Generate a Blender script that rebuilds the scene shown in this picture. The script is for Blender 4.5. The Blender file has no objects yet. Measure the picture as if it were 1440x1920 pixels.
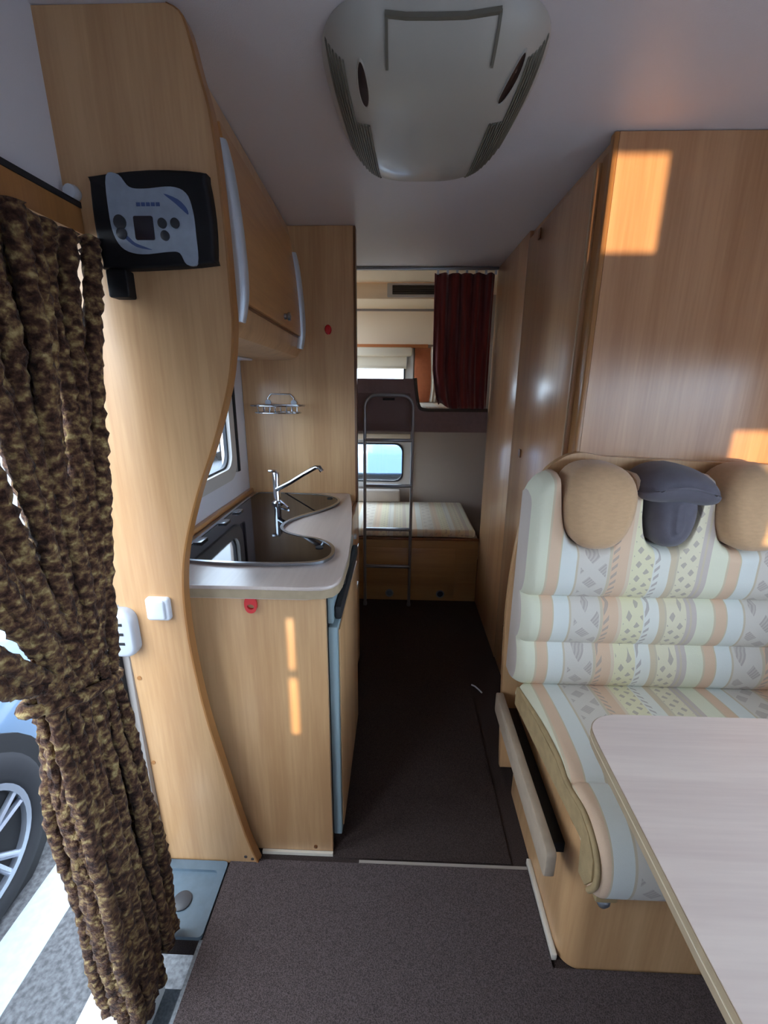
import bpy, bmesh, math, random
from mathutils import Vector, Matrix, Euler
random.seed(7)
PI = math.pi
S = bpy.context.scene
# ---------------------------------------------------------------- camera
cam = bpy.data.objects.new('camera', bpy.data.cameras.new('camera'))
S.collection.objects.link(cam)
cam.data.sensor_fit = 'HORIZONTAL'; cam.data.sensor_width = 36
cam.data.lens = 36 * 840 / 1440
cam.data.clip_start = 0.02
cam.location = (0, 0, 1.4)
cam.matrix_world = Matrix.Translation((0, 0, 1.4)) @ (
    Matrix.Rotation(math.radians(1.85), 4, 'Z') @ Matrix.Rotation(math.radians(74), 4, 'X') @ Matrix.Rotation(math.radians(0.45), 4, 'Z'))
S.camera = cam
# ---------------------------------------------------------------- world, sun, exposure
W = bpy.data.worlds.new('world'); S.world = W; W.use_nodes = True
wn = W.node_tree.nodes; bg = wn['Background']
bg.inputs[0].default_value = (0.78, 0.89, 1.0, 1); bg.inputs[1].default_value = 6.0
sun = bpy.data.objects.new('sun', bpy.data.lights.new('sun', 'SUN')); S.collection.objects.link(sun)
sun.data.energy = 4.4; sun.data.color = (1.0, 0.72, 0.42); sun.data.angle = math.radians(0.5)
sun.rotation_euler = Vector((0.03, 1, -0.012)).to_track_quat('-Z', 'Y').to_euler()
vs = S.view_settings
vs.view_transform = 'Standard'; vs.look = 'None'; vs.gamma = 1; vs.use_curve_mapping = False
vs.exposure = 0.6

# ---------------------------------------------------------------- materials
def lin(c):
    return tuple(((x / 255) / 12.92 if x / 255 <= 0.04045 else (((x / 255) + 0.055) / 1.055) ** 2.4) for x in c) + (1,)
MT = {}
def mat(name, col, rough=0.5, metal=0, coat=0, coat_rough=0.1, noise=0.0, nscale=(40, 40, 40), bump=0.0, bscale=200, spec=0.5, col2=None, sheen=0):
    m = bpy.data.materials.new(name); m.use_nodes = True
    nt = m.node_tree; N = nt.nodes; L = nt.links; b = N['Principled BSDF']
    c = lin(col)
    b.inputs['Base Color'].default_value = c
    b.inputs['Roughness'].default_value = rough; b.inputs['Metallic'].default_value = metal
    b.inputs['Coat Weight'].default_value = coat; b.inputs['Coat Roughness'].default_value = coat_rough
    b.inputs['Specular IOR Level'].default_value = spec
    if sheen: b.inputs['Sheen Weight'].default_value = sheen
    tc = N.new('ShaderNodeTexCoord')
    if noise or col2:
        mp = N.new('ShaderNodeMapping'); mp.inputs['Scale'].default_value = nscale
        L.new(tc.outputs['Object'], mp.inputs['Vector'])
        nz = N.new('ShaderNodeTexNoise'); nz.inputs['Scale'].default_value = 1; nz.inputs['Detail'].default_value = 5
        L.new(mp.outputs[0], nz.inputs['Vector'])
        cr = N.new('ShaderNodeValToRGB'); cr.color_ramp.elements[0].position = 0.36; cr.color_ramp.elements[1].position = 0.64
        if col2: a, d = lin(col2), c
        else: a = tuple(x * (1 - noise) for x in c[:3]) + (1,); d = tuple(min(1, x * (1 + noise)) for x in c[:3]) + (1,)
        cr.color_ramp.elements[0].color = a; cr.color_ramp.elements[1].color = d
        L.new(nz.outputs['Fac'], cr.inputs['Fac']); L.new(cr.outputs['Color'], b.inputs['Base Color'])
    if bump:
        n2 = N.new('ShaderNodeTexNoise'); n2.inputs['Scale'].default_value = bscale; n2.inputs['Detail'].default_value = 3
        L.new(tc.outputs['Object'], n2.inputs['Vector'])
        bp = N.new('ShaderNodeBump'); bp.inputs['Strength'].default_value = bump; bp.inputs['Distance'].default_value = 0.004
        L.new(n2.outputs['Fac'], bp.inputs['Height']); L.new(bp.outputs['Normal'], b.inputs['Normal'])
    MT[name] = m
    return m
def wood(name, col, col2, rough=0.34, coat=0.25, coat_rough=0.22, axis='z'):
    m = bpy.data.materials.new(name); m.use_nodes = True
    nt = m.node_tree; N = nt.nodes; L = nt.links; b = N['Principled BSDF']
    tc = N.new('ShaderNodeTexCoord')
    def nz(scale, detail=4):
        mp = N.new('ShaderNodeMapping'); mp.inputs['Scale'].default_value = scale
        L.new(tc.outputs['Object'], mp.inputs['Vector'])
        n = N.new('ShaderNodeTexNoise'); n.inputs['Scale'].default_value = 1; n.inputs['Detail'].default_value = detail
        L.new(mp.outputs[0], n.inputs['Vector']); return n
    perm = {'z': lambda a, b: (a, a, b), 'y': lambda a, b: (a, b, a), 'x': lambda a, b: (b, a, a)}[axis]
    n1 = nz(perm(14, 0.7)); n2 = nz(perm(130, 6), 6)
    mx = N.new('ShaderNodeMath'); mx.operation = 'MULTIPLY_ADD'; mx.inputs[1].default_value = 0.45
    L.new(n2.outputs['Fac'], mx.inputs[0]); L.new(n1.outputs['Fac'], mx.inputs[2])
    cr = N.new('ShaderNodeValToRGB'); cr.color_ramp.elements[0].position = 0.55; cr.color_ramp.elements[1].position = 0.9
    cr.color_ramp.elements[0].color = lin(col2); cr.color_ramp.elements[1].color = lin(col)
    L.new(mx.outputs[0], cr.inputs['Fac']); L.new(cr.outputs['Color'], b.inputs['Base Color'])
    b.inputs['Roughness'].default_value = rough; b.inputs['Coat Weight'].default_value = coat; b.inputs['Coat Roughness'].default_value = coat_rough
    MT[name] = m; return m
def glass(name, tint=(0.9, 0.95, 1.0), refl=0.08):
    m = bpy.data.materials.new(name); m.use_nodes = True
    nt = m.node_tree; N = nt.nodes; L = nt.links; N.clear()
    o = N.new('ShaderNodeOutputMaterial'); t = N.new('ShaderNodeBsdfTransparent'); g = N.new('ShaderNodeBsdfGlossy')
    g.inputs['Roughness'].default_value = 0.02; t.inputs[0].default_value = (*tint, 1)
    mx = N.new('ShaderNodeMixShader'); lw = N.new('ShaderNodeLayerWeight'); lw.inputs[0].default_value = 0.5; pw = N.new('ShaderNodeMath'); pw.operation = 'POWER'; pw.inputs[1].default_value = 5; L.new(lw.outputs['Facing'], pw.inputs[0])
    ad = N.new('ShaderNodeMath'); ad.operation = 'MULTIPLY_ADD'; ad.inputs[1].default_value = 0.6; ad.inputs[2].default_value = 0.03; L.new(pw.outputs[0], ad.inputs[0]); L.new(ad.outputs[0], mx.inputs[0]); L.new(t.outputs[0], mx.inputs[1]); L.new(g.outputs[0], mx.inputs[2]); L.new(mx.outputs[0], o.inputs[0])
    MT[name] = m; return m

M_wood = wood('beech', (212, 170, 124), (190, 146, 102))
M_woodw = wood('beech_wardrobe', (206, 156, 110), (184, 132, 88), rough=0.3, coat=0.6, coat_rough=0.2)
M_woodh = wood('beech_horizontal', (205, 152, 96), (182, 130, 80), axis='y')
M_woodx = wood('beech_cross', (190, 150, 100), (168, 128, 84), axis='x')
M_edge = wood('beech_edge', (176, 124, 72), (158, 108, 62), coat=0.1)
M_dkedge = wood('dark_edge', (128, 82, 48), (108, 68, 40), coat=0.1)
M_table = wood('pale_maple', (226, 208, 196), (212, 192, 182), rough=0.38, coat=0.2, axis='x')
M_counter = wood('pale_counter', (216, 200, 190), (204, 187, 178), rough=0.3, coat=0.3, axis='y')
M_tedge = mat('table_edge', (176, 156, 128), 0.4, noise=0.05)
M_tline = mat('table_edge_line', (232, 220, 196), 0.35)
M_ceil = mat('ceiling_lining', (222, 217, 220), 0.45, bump=0.15, bscale=420, coat=0.12, coat_rough=0.35)
M_wall = mat('pale_wall', (220, 218, 224), 0.5, bump=0.08, bscale=300)
M_cream = mat('cream_lining', (246, 222, 190), 0.6, bump=0.08, bscale=300)
M_greywall = mat('rear_wall', (176, 162, 150), 0.7, bump=0.1, bscale=300)
M_taupe = mat('taupe_board', (136, 116, 116), 0.65, noise=0.05)
M_carpet = mat('carpet', (90, 80, 80), 0.98, noise=0.42, nscale=(420, 420, 420), bump=0.7, bscale=520, spec=0.1)
M_carpet2 = mat('carpet_dark', (68, 58, 56), 0.98, noise=0.4, nscale=(420, 420, 420), bump=0.7, bscale=520, spec=0.1)
M_trim = mat('pale_trim', (214, 206, 192), 0.4)
M_alu = mat('brushed_aluminium', (206, 214, 224), 0.35, metal=0.55)
M_chrome = mat('chrome', (214, 220, 228), 0.08, metal=1)
M_steel = mat('steel', (170, 176, 184), 0.25, metal=1)
M_grey_tube = mat('grey_metal', (150, 154, 160), 0.3, metal=0.7)
M_ac = mat('ac_plastic', (186, 183, 174), 0.3, coat=0.25, coat_rough=0.1)
M_acdark = mat('ac_groove', (112, 108, 96), 0.5)
M_slot = mat('vent_slot', (34, 16, 16), 0.5)
M_black = mat('black_plastic', (14, 15, 20), 0.55, spec=0.3)
M_rubber = mat('rubber', (28, 30, 34), 0.7)
M_face = mat('silver_face', (150, 162, 178), 0.4, noise=0.06, nscale=(60, 60, 60))
M_btn = mat('dark_button', (34, 38, 46), 0.4)
M_screen = mat('lcd_screen', (26, 22, 32), 0.15)
M_bluet = mat('blue_print', (62, 84, 132), 0.5)
M_white = mat('white_plastic', (214, 218, 226), 0.35)
M_lock = mat('grey_plastic', (184, 190, 200), 0.35)
M_red = mat('red_plastic', (206, 22, 30), 0.25, coat=0.3)
M_gframe = mat('grey_door_frame', (166, 160, 156), 0.4)
M_step = mat('step_tray', (98, 116, 130), 0.45, noise=0.06)
M_drain = mat('drain_cover', (66, 68, 74), 0.5)
M_stepg = mat('step_floor', (132, 138, 144), 0.9, noise=0.18, nscale=(150, 150, 150), bump=0.3)
M_glasslid = mat('black_glass', (16, 13, 18), 0.05, spec=0.3)
M_fridge = mat('fridge_edge', (140, 160, 166), 0.4)
M_maroon = mat('maroon_cloth', (132, 48, 42), 0.85, col2=(100, 32, 34), nscale=(30, 30, 4), bump=0.2, bscale=500, sheen=0.3)
M_rust = mat('rust_panel', (176, 96, 56), 0.6, noise=0.05)
M_orange = mat('orange_rail', (196, 120, 70), 0.5)
M_tan = mat('tan_fabric', (202, 164, 124), 0.9, noise=0.04, nscale=(60, 60, 160), bump=0.25, bscale=700, sheen=0.3)
M_greyfab = mat('grey_fabric', (92, 88, 98), 0.8, noise=0.06, bump=0.25, bscale=700, sheen=0.2)
M_piping = mat('olive_piping', (172, 148, 108), 0.85, noise=0.08, bump=0.2, bscale=500)
M_rail = mat('beige_rail', (176, 158, 138), 0.7, noise=0.04, bump=0.1)
M_blind = mat('cream_blind', (222, 208, 186), 0.6)
M_wframe = mat('window_frame', (196, 190, 184), 0.5)
M_wdark = mat('dark_seal', (44, 46, 52), 0.5)
M_ventblue = mat('vent_grey', (112, 128, 144), 0.4)
M_ventdk = mat('vent_dark', (46, 58, 84), 0.4)
M_asphalt = mat('asphalt', (92, 94, 98), 0.95, noise=0.35, nscale=(60, 60, 60), bump=0.4, bscale=120)
M_line = mat('road_paint', (172, 182, 186), 0.8, noise=0.06, nscale=(40, 40, 40))
M_carblue = mat('car_paint_blue', (120, 150, 182), 0.25, metal=0.2, coat=0.9, coat_rough=0.04)
M_carwhite = mat('car_paint_white', (222, 226, 232), 0.25, coat=0.9, coat_rough=0.04)
M_carglass = mat('car_glass', (30, 38, 48), 0.05, coat=0.5)
M_tyre = mat('tyre', (34, 36, 42), 0.8)
M_rim = mat('alloy', (178, 186, 200), 0.25, metal=0.7)
M_skin = mat('camper_skin', (226, 228, 230), 0.4)
M_glass = glass('window_glass')

def chenille():
    m = bpy.data.materials.new('chenille'); m.use_nodes = True
    nt = m.node_tree; N = nt.nodes; L = nt.links; b = N['Principled BSDF']
    tc = N.new('ShaderNodeTexCoord')
    n1 = N.new('ShaderNodeTexNoise'); n1.inputs['Scale'].default_value = 60; n1.inputs['Detail'].default_value = 4
    mp = N.new('ShaderNodeMapping'); mp.inputs['Scale'].default_value = (1, 1, 1.3); L.new(tc.outputs['Object'], mp.inputs['Vector']); L.new(mp.outputs[0], n1.inputs['Vector'])
    cr = N.new('ShaderNodeValToRGB'); e = cr.color_ramp.elements
    e[0].position = 0.34; e[0].color = lin((44, 27, 22)); e[1].position = 0.72; e[1].color = lin((186, 164, 116))
    for p, c in ((0.46, (80, 54, 42)), (0.54, (112, 84, 60)), (0.62, (144, 120, 80))):
        x = e.new(p); x.color = lin(c)
    L.new(n1.outputs['Fac'], cr.inputs['Fac']); L.new(cr.outputs['Color'], b.inputs['Base Color'])
    b.inputs['Roughness'].default_value = 0.95; b.inputs['Specular IOR Level'].default_value = 0.2; b.inputs['Sheen Weight'].default_value = 0.08
    n2 = N.new('ShaderNodeTexNoise'); n2.inputs['Scale'].default_value = 260; L.new(tc.outputs['Object'], n2.inputs['Vector'])
    bp = N.new('ShaderNodeBump'); bp.inputs['Strength'].default_value = 0.8; bp.inputs['Distance'].default_value = 0.004
    L.new(n2.outputs['Fac'], bp.inputs['Height']); L.new(bp.outputs['Normal'], b.inputs['Normal'])
    return m
M_chen = chenille()

def striped(name, x0=0.43, period=0.5, wash=None, axis=0):
    m = bpy.data.materials.new(name); m.use_nodes = True
    nt = m.node_tree; N = nt.nodes; L = nt.links; b = N['Principled BSDF']
    tc = N.new('ShaderNodeTexCoord'); sp = N.new('ShaderNodeSeparateXYZ'); L.new(tc.outputs['Object'], sp.inputs[0])
    def M(op, a, bb=None, c=None):
        n = N.new('ShaderNodeMath'); n.operation = op
        for i, v in enumerate((a, bb, c)):
            if v is None: continue
            if isinstance(v, (int, float)): n.inputs[i].default_value = v
            else: L.new(v, n.inputs[i])
        return n.outputs[0]
    X = sp.outputs[axis]
    V = M('SUBTRACT', sp.outputs[2], sp.outputs[1 - axis])
    fx = M('FRACT', M('DIVIDE', M('SUBTRACT', X, x0), period))
    def ramp(stops):
        cr = N.new('ShaderNodeValToRGB'); cr.color_ramp.interpolation = 'CONSTANT'
        e = cr.color_ramp.elements; e[0].position = 0; e[0].color = stops[0][1]; e[1].position = stops[1][0]; e[1].color = stops[1][1]
        for p, c in stops[2:]:
            q = e.new(p); q.color = c
        L.new(fx, cr.inputs[0]); return cr.outputs[0]
    O = lin((222, 182, 150)); PO = lin((224, 202, 176)); WB = lin((222, 230, 230)); PU = lin((212, 206, 200)); YE = lin((232, 226, 186)); WH = lin((228, 230, 224)); TA = lin((208, 188, 156)); CR = lin((228, 220, 190)); MA = lin((194, 180, 176)); PY = lin((226, 228, 204)); LN = lin((200, 186, 160))
    base = ramp([(0, O), (0.055, TA), (0.065, WB), (0.155, LN), (0.165, PU), (0.335, LN), (0.35, O), (0.44, PO), (0.46, YE), (0.585, WH), (0.675, TA), (0.705, LN), (0.715, CR), (0.83, MA), (0.85, LN), (0.862, MA), (0.89, PY), (0.985, TA)])
    on = (1, 1, 1, 1); off = (0, 0, 0, 1)
    mA = ramp([(0, off), (0.18, on), (0.325, off), (0.9999, off)])          # squares on purple
    mB = ramp([(0, off), (0.465, on), (0.58, off), (0.72, on), (0.825, off)])  # triangles
    mC = ramp([(0, off), (0.355, on), (0.385, off), (0.59, on), (0.62, off)])    # little teeth
    # squares: two rotated checks
    xs = M('MULTIPLY', M('SUBTRACT', X, x0), 1.0)
    d1 = M('ADD', V, xs); d2 = M('SUBTRACT', V, xs)
    sq = M('MULTIPLY', M('GREATER_THAN', M('SINE', M('MULTIPLY', d1, 78)), 0.1), M('GREATER_THAN', M('SINE', M('MULTIPLY', d2, 78)), -0.35))
    ln_ = M('GREATER_THAN', M('SINE', M('MULTIPLY', d2, 560)), 0.0)
    sq = M('MULTIPLY', sq, M('ADD', M('MULTIPLY', ln_, 0.5), 0.5))
    tri = M('GREATER_THAN', M('SINE', M('MULTIPLY', d2, 150)), M('ADD', 0.35, M('MULTIPLY', M('SINE', M('MULTIPLY', X, 210)), 0.5)))
    tri = M('MULTIPLY', tri, M('GREATER_THAN', M('SINE', M('MULTIPLY', d1, 150)), 0.0))
    tee = M('GREATER_THAN', M('SINE', M('MULTIPLY', d2, 260)), 0.2)
    k = M('ADD', M('ADD', M('MULTIPLY', sq, mA), M('MULTIPLY', tri, mB)), M('MULTIPLY', tee, mC))
    k = M('MULTIPLY', M('MINIMUM', k, 1), 0.68)
    mx = N.new('ShaderNodeMix'); mx.data_type = 'RGBA'
    L.new(k, mx.inputs[0]); L.new(base, mx.inputs[6]); mx.inputs[7].default_value = lin((140, 124, 128))
    L.new(mx.outputs[2], b.inputs['Base Color'])
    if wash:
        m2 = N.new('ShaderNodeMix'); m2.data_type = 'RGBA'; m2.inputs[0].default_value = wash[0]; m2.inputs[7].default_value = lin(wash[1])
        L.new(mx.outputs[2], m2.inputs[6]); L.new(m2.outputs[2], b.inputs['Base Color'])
    b.inputs['Roughness'].default_value = 0.85; b.inputs['Sheen Weight'].default_value = 0.1
    n2 = N.new('ShaderNodeTexNoise'); n2.inputs['Scale'].default_value = 600; L.new(tc.outputs['Object'], n2.inputs['Vector'])
    bp = N.new('ShaderNodeBump'); bp.inputs['Strength'].default_value = 0.25; bp.inputs['Distance'].default_value = 0.002
    L.new(n2.outputs['Fac'], bp.inputs['Height']); L.new(bp.outputs['Normal'], b.inputs['Normal'])
    return m
M_stripe = striped('striped_upholstery', wash=(0.30, (226, 212, 186)))
M_stripe_bunk = striped('striped_mattress', x0=0.1, period=0.4, wash=(0.5, (240, 218, 180)))  # warm wash puts a sunlit tone into the mattress colour

# ---------------------------------------------------------------- mesh helpers
def ident(p): return p
class MB:
    def __init__(s): s.bm = bmesh.new()
    def face(s, vs_):
        try: return s.bm.faces.new(vs_)
        except ValueError: return None
    def box(s, x0, x1, y0, y1, z0, z1, bev=0.0, seg=2):
        r = bmesh.ops.create_cube(s.bm, size=1)
        vv = r['verts']
        for v in vv:
            v.co = Vector(((x0 + x1) / 2 + v.co.x * (x1 - x0), (y0 + y1) / 2 + v.co.y * (y1 - y0), (z0 + z1) / 2 + v.co.z * (z1 - z0)))
        if bev > 0:
            es = list({e for v in vv for e in v.link_edges})
            bmesh.ops.bevel(s.bm, geom=es, offset=bev, segments=seg, profile=0.5, affect='EDGES')
        return s
    def prism(s, pts, a, b, ax, bev=0.0):
        """polygon pts in the plane perpendicular to ax, extruded a..b"""
        def mk(p, d):
            return {'x': (d, p[0], p[1]), 'y': (p[0], d, p[1]), 'z': (p[0], p[1], d)}[ax]
        A = [s.bm.verts.new(mk(p, a)) for p in pts]; B = [s.bm.verts.new(mk(p, b)) for p in pts]
        n = len(pts)
        f1 = s.face(A[::-1]); f2 = s.face(B)
        for i in range(n): s.face((A[i], A[(i + 1) % n], B[(i + 1) % n], B[i]))
        if bev:
            es = [e for f in (f1, f2) for e in f.edges]
            bmesh.ops.bevel(s.bm, geom=es, offset=bev, segments=2, profile=0.5, affect='EDGES')
        return s
    def ring(s, outer, inner, a, b, ax):
        def mk(p, d):
            return {'x': (d, p[0], p[1]), 'y': (p[0], d, p[1]), 'z': (p[0], p[1], d)}[ax]
        n = len(outer)
        R = [[s.bm.verts.new(mk(p, d)) for p in o] for o, d in ((outer, a), (outer, b), (inner, b), (inner, a))]
        for k in range(4):
            P, Q = R[k], R[(k + 1) % 4]
            for i in range(n): s.face((P[i], P[(i + 1) % n], Q[(i + 1) % n], Q[i]))
        return s
    def puff(s, pts, a, b, ax, r=0.01, seg=5, both=False):
        """pillow: outline pts, from depth a (back) to b (front, rounded by r)"""
        n = len(pts); cx = sum(p[0] for p in pts) / n; cy = sum(p[1] for p in pts) / n
        sg = 1 if b > a else -1
        size = max(max(abs(p[0] - cx) for p in pts), max(abs(p[1] - cy) for p in pts))
        def mk(p, d):
            return {'x': (d, p[0], p[1]), 'y': (p[0], d, p[1]), 'z': (p[0], p[1], d)}[ax]
        rings = []
        prof = []
        if both:
            for i in range(seg + 1):
                t = i / seg * PI / 2; prof.append((r * (1 - math.sin(t)), a + sg * r * (1 - math.cos(t))))
        else: prof.append((0, a))
        for i in range(seg + 1):
            t = i / seg * PI / 2; prof.append((r * (1 - math.cos(t)), b - sg * r * (1 - math.sin(t))))
        for ins, d in prof:
            k = 1 - ins / size
            rings.append([s.bm.verts.new(mk((cx + (p[0] - cx) * k, cy + (p[1] - cy) * k), d)) for p in pts])
        for P, Q in zip(rings, rings[1:]):
            for i in range(n): s.face((P[i], P[(i + 1) % n], Q[(i + 1) % n], Q[i]))
        s.face(rings[0][::-1])
        # soft crown
        c = s.bm.verts.new(mk((cx, cy), b))
        Q = rings[-1]
        for i in range(n): s.face((Q[i], Q[(i + 1) % n], c))
        return s
    def tube(s, path, r, n=10, closed=False, rf=None):
        pts = [Vector(p) for p in path]; m = len(pts); rings = []
        up = Vector((0.13, 0.31, 0.94)).normalized(); prevn = None
        for i, p in enumerate(pts):
            if closed: t = pts[(i + 1) % m] - pts[i - 1]
            else: t = pts[min(i + 1, m - 1)] - pts[max(i - 1, 0)]
            t = t.normalized() if t.length > 1e-9 else Vector((0, 0, 1))
            if prevn is None:
                nn = t.cross(up)
                if nn.length < 1e-3: nn = t.cross(Vector((1, 0, 0)))
                nn.normalize()
            else:
                nn = (prevn - t * prevn.dot(t)).normalized()
            prevn = nn; bb = t.cross(nn)
            ring = []
            for k in range(n):
                a = 2 * PI * k / n; rr = rf(i, k) if rf else r
                ring.append(s.bm.verts.new(p + (nn * math.cos(a) + bb * math.sin(a)) * rr))
            rings.append(ring)
        prs = list(zip(rings, rings[1:])) + ([(rings[-1], rings[0])] if closed else [])
        for P, Q in prs:
            for k in range(n): s.face((P[k], P[(k + 1) % n], Q[(k + 1) % n], Q[k]))
        if not closed: s.face(rings[0][::-1]); s.face(rings[-1])
        return s
    def lathe(s, prof, c, ax='z', n=24, flip=1):
        """prof (r, h) about axis through c"""
        rings = []
        for r, h in prof:
            ring = []
            for k in range(n):
                a = 2 * PI * k / n; u, v = r * math.cos(a), r * math.sin(a)
                o = {'z': (u, v, h), 'x': (h, u, v), 'y': (v, h, u)}[ax]
                ring.append(s.bm.verts.new((c[0] + o[0], c[1] + o[1], c[2] + o[2])))
            rings.append(ring)
        for P, Q in zip(rings, rings[1:]):
            for k in range(n): s.face((P[k], P[(k + 1) % n], Q[(k + 1) % n], Q[k]))
        s.face(rings[0][::-1]); s.face(rings[-1])
        return s
    def grid(s, fn, nu, nv, closed_u=False):
        V = [[s.bm.verts.new(fn(i / nu, j / nv)) for j in range(nv + 1)] for i in range(nu + 1)]
        for i in range(nu):
            for j in range(nv): s.face((V[i][j], V[i + 1][j], V[i + 1][j + 1], V[i][j + 1]))
        return s
    def build(s, name, m, parent=None, label=None, smooth=None):
        bmesh.ops.remove_doubles(s.bm, verts=s.bm.verts, dist=1e-6)
        bmesh.ops.recalc_face_normals(s.bm, faces=s.bm.faces)
        me = bpy.data.meshes.new(name); s.bm.to_mesh(me); s.bm.free()
        me.materials.append(m)
        if smooth is not None:
            for p in me.polygons: p.use_smooth = True
            if smooth < 170:
                me.set_sharp_from_angle(angle=math.radians(smooth))
        o = bpy.data.objects.new(name, me); S.collection.objects.link(o)
        if parent:
            o.parent = parent; o.matrix_parent_inverse = ROOT_INV(parent)
        if label: o['label'] = label
        return o
def ROOT_INV(p):
    return Matrix.Translation(p.location).inverted() if p.type == 'EMPTY' else Matrix.Identity(4)
def tag(o, label, cat, group=None):
    o['label'] = label; o['category'] = cat
    if group: o['group'] = group
    return o
def thing(name, label, cat, loc, group=None):
    o = bpy.data.objects.new(name, None); S.collection.objects.link(o); o.location = loc; o.empty_display_size = 0.05
    return tag(o, label, cat, group)
def struct(o): o['kind'] = 'structure'; return o
def box(name, m, parent, *a, bev=0.0, smooth=None, label=None):
    return MB().box(*a, bev=bev).build(name, m, parent, label=label, smooth=(40 if bev and smooth is None else smooth))
def rrect(x0, x1, y0, y1, r, n=6):
    out = []
    for cx, cy, a0 in ((x1 - r, y1 - r, 0), (x0 + r, y1 - r, 90), (x0 + r, y0 + r, 180), (x1 - r, y0 + r, 270)):
        for k in range(n + 1):
            a = math.radians(a0 + 90 * k / n); out.append((cx + r * math.cos(a), cy + r * math.sin(a)))
    return out
def smoothp(pts, n=6, closed=False):
    out = []; m = len(pts)
    rng = range(m) if closed else range(m - 1)
    for i in rng:
        if closed: P = [pts[(i + k) % m] for k in (-1, 0, 1, 2)]
        else: P = [pts[max(i - 1, 0)], pts[i], pts[i + 1], pts[min(i + 2, m - 1)]]
        for k in range(n):
            t = k / n; o = []
            for d in range(len(pts[0])):
                p0, p1, p2, p3 = (q[d] for q in P)
                o.append(0.5 * (2 * p1 + (p2 - p0) * t + (2 * p0 - 5 * p1 + 4 * p2 - p3) * t * t + (3 * p1 - p0 - 3 * p2 + p3) * t ** 3))
            out.append(tuple(o))
    if not closed: out.append(tuple(pts[-1]))
    return out
def lerp(a, b, t): return a + (b - a) * t
def interp(tab, x):
    if x <= tab[0][0]: return tab[0][1]
    for (a, b), (c, d) in zip(tab, tab[1:]):
        if x <= c: return b + (d - b) * (x - a) / (c - a)
    return tab[-1][1]

# ================================================================ SETTING
HC = 2.01; XL = -0.70; XR = 1.42; YB = 3.5; YF = -1.6
# floor with the entrance well cut out (x -.70..-.49, y .15...79)
fl = MB()
fl.box(-0.49, XR, YF, YB, -0.06, 0.0)
fl.box(XL - 0.04, -0.49, 0.80, YB, -0.06, 0.0)
fl.box(XL - 0.04, -0.49, YF, -0.02, -0.06, 0.0)
struct(fl.build('floor', M_carpet2))
# ceiling
ce = MB()
ce.box(XL - 0.04, XR + 0.04, YF - 0.04, 2.78, HC, HC + 0.05)
co = struct(ce.build('ceiling', M_ceil))
box('bunk_ceiling', M_cream, co, XL - 0.04, XR + 0.04, 2.78, YB + 0.04, HC, HC + 0.05)
# left wall
wl = MB()
X0, X1 = XL - 0.04, XL
wl.box(X0, X1, YF, -0.02, -0.2, HC)
wl.box(X0, X1, -0.02, 0.995, 1.70, HC)
wl.box(X0, X1, 0.995, 1.28, -0.2, HC)
wl.box(X0, X1, 1.28, 1.84, -0.2, 1.04)
wl.box(X0, X1, 1.28, 1.84, 1.42, HC)
wl.box(X0, X1, 1.84, 2.84, -0.2, HC)
wl.box(X0, X1, 3.42, YB + 0.04, -0.2, HC)
wl.box(X0, X1, 2.84, 3.42, -0.2, 0.56); wl.box(X0, X1, 2.84, 3.42, 1.06, 1.32); wl.box(X0, X1, 2.84, 3.42, 1.90, HC)
wlo = struct(wl.build('wall_left', M_wall))
box('upper_lining', M_wall, wlo, XL, -0.634, YF, 0.948, 1.725, HC)
# right wall; unseen dinette window, lengthened to let in more light
wr = MB()
X0, X1 = XR, XR + 0.04
wr.box(X0, X1, YF, -1.4, 0, HC); wr.box(X0, X1, 0.8, YB + 0.04, 0, HC)
wr.box(X0, X1, -1.4, 0.8, 0, 0.9); wr.box(X0, X1, -1.4, 0.8, 1.5, HC)
struct(wr.build('wall_right', M_wall))
# rear wall with two bunk windows
wb = MB()
Y0, Y1 = YB, YB + 0.04
wb.box(XL, -0.5, Y0, Y1, 0, HC); wb.box(0.04, XR, Y0, Y1, 0, HC)
wb.box(-0.5, 0.04, Y0, Y1, 0, 0.65); wb.box(-0.5, 0.04, Y0, Y1, 0.96, 1.36); wb.box(-0.5, 0.04, Y0, Y1, 1.62, HC)
struct(wb.build('wall_rear', M_greywall))
# cream lining on the rear wall of the upper bunk
struct(box('trim_1', M_cream, None, XL, 0.52, YB - 0.006, YB, 1.675, 1.9))
# unseen front wall (cab side); openings added to shape the sun patches
wf = MB()
Y0, Y1 = YF - 0.04, YF
def wall_holes(mb, x0, x1, z0, z1, holes, Y0, Y1):
    xs = sorted({x0, x1, *[h[0] for h in holes], *[h[1] for h in holes]}); zs = sorted({z0, z1, *[h[2] for h in holes], *[h[3] for h in holes]})
    for a, b in zip(xs, xs[1:]):
        for c, d in zip(zs, zs[1:]):
            if any(h[0] <= a and b <= h[1] and h[2] <= c and d <= h[3] for h in holes): continue
            mb.box(a, b, Y0, Y1, c, d)
FH = [(0.440, 0.578, 1.775, 1.995), (0.885, 1.36, 1.03, 1.31), (-0.366, -0.346, 0.48, 0.66), (-0.363, -0.350, 0.69, 0.84)]
wall_holes(wf, XL - 0.04, XR + 0.04, -0.2, HC, FH, Y0, Y1)
struct(wf.build('wall_front', M_wall))
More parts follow.
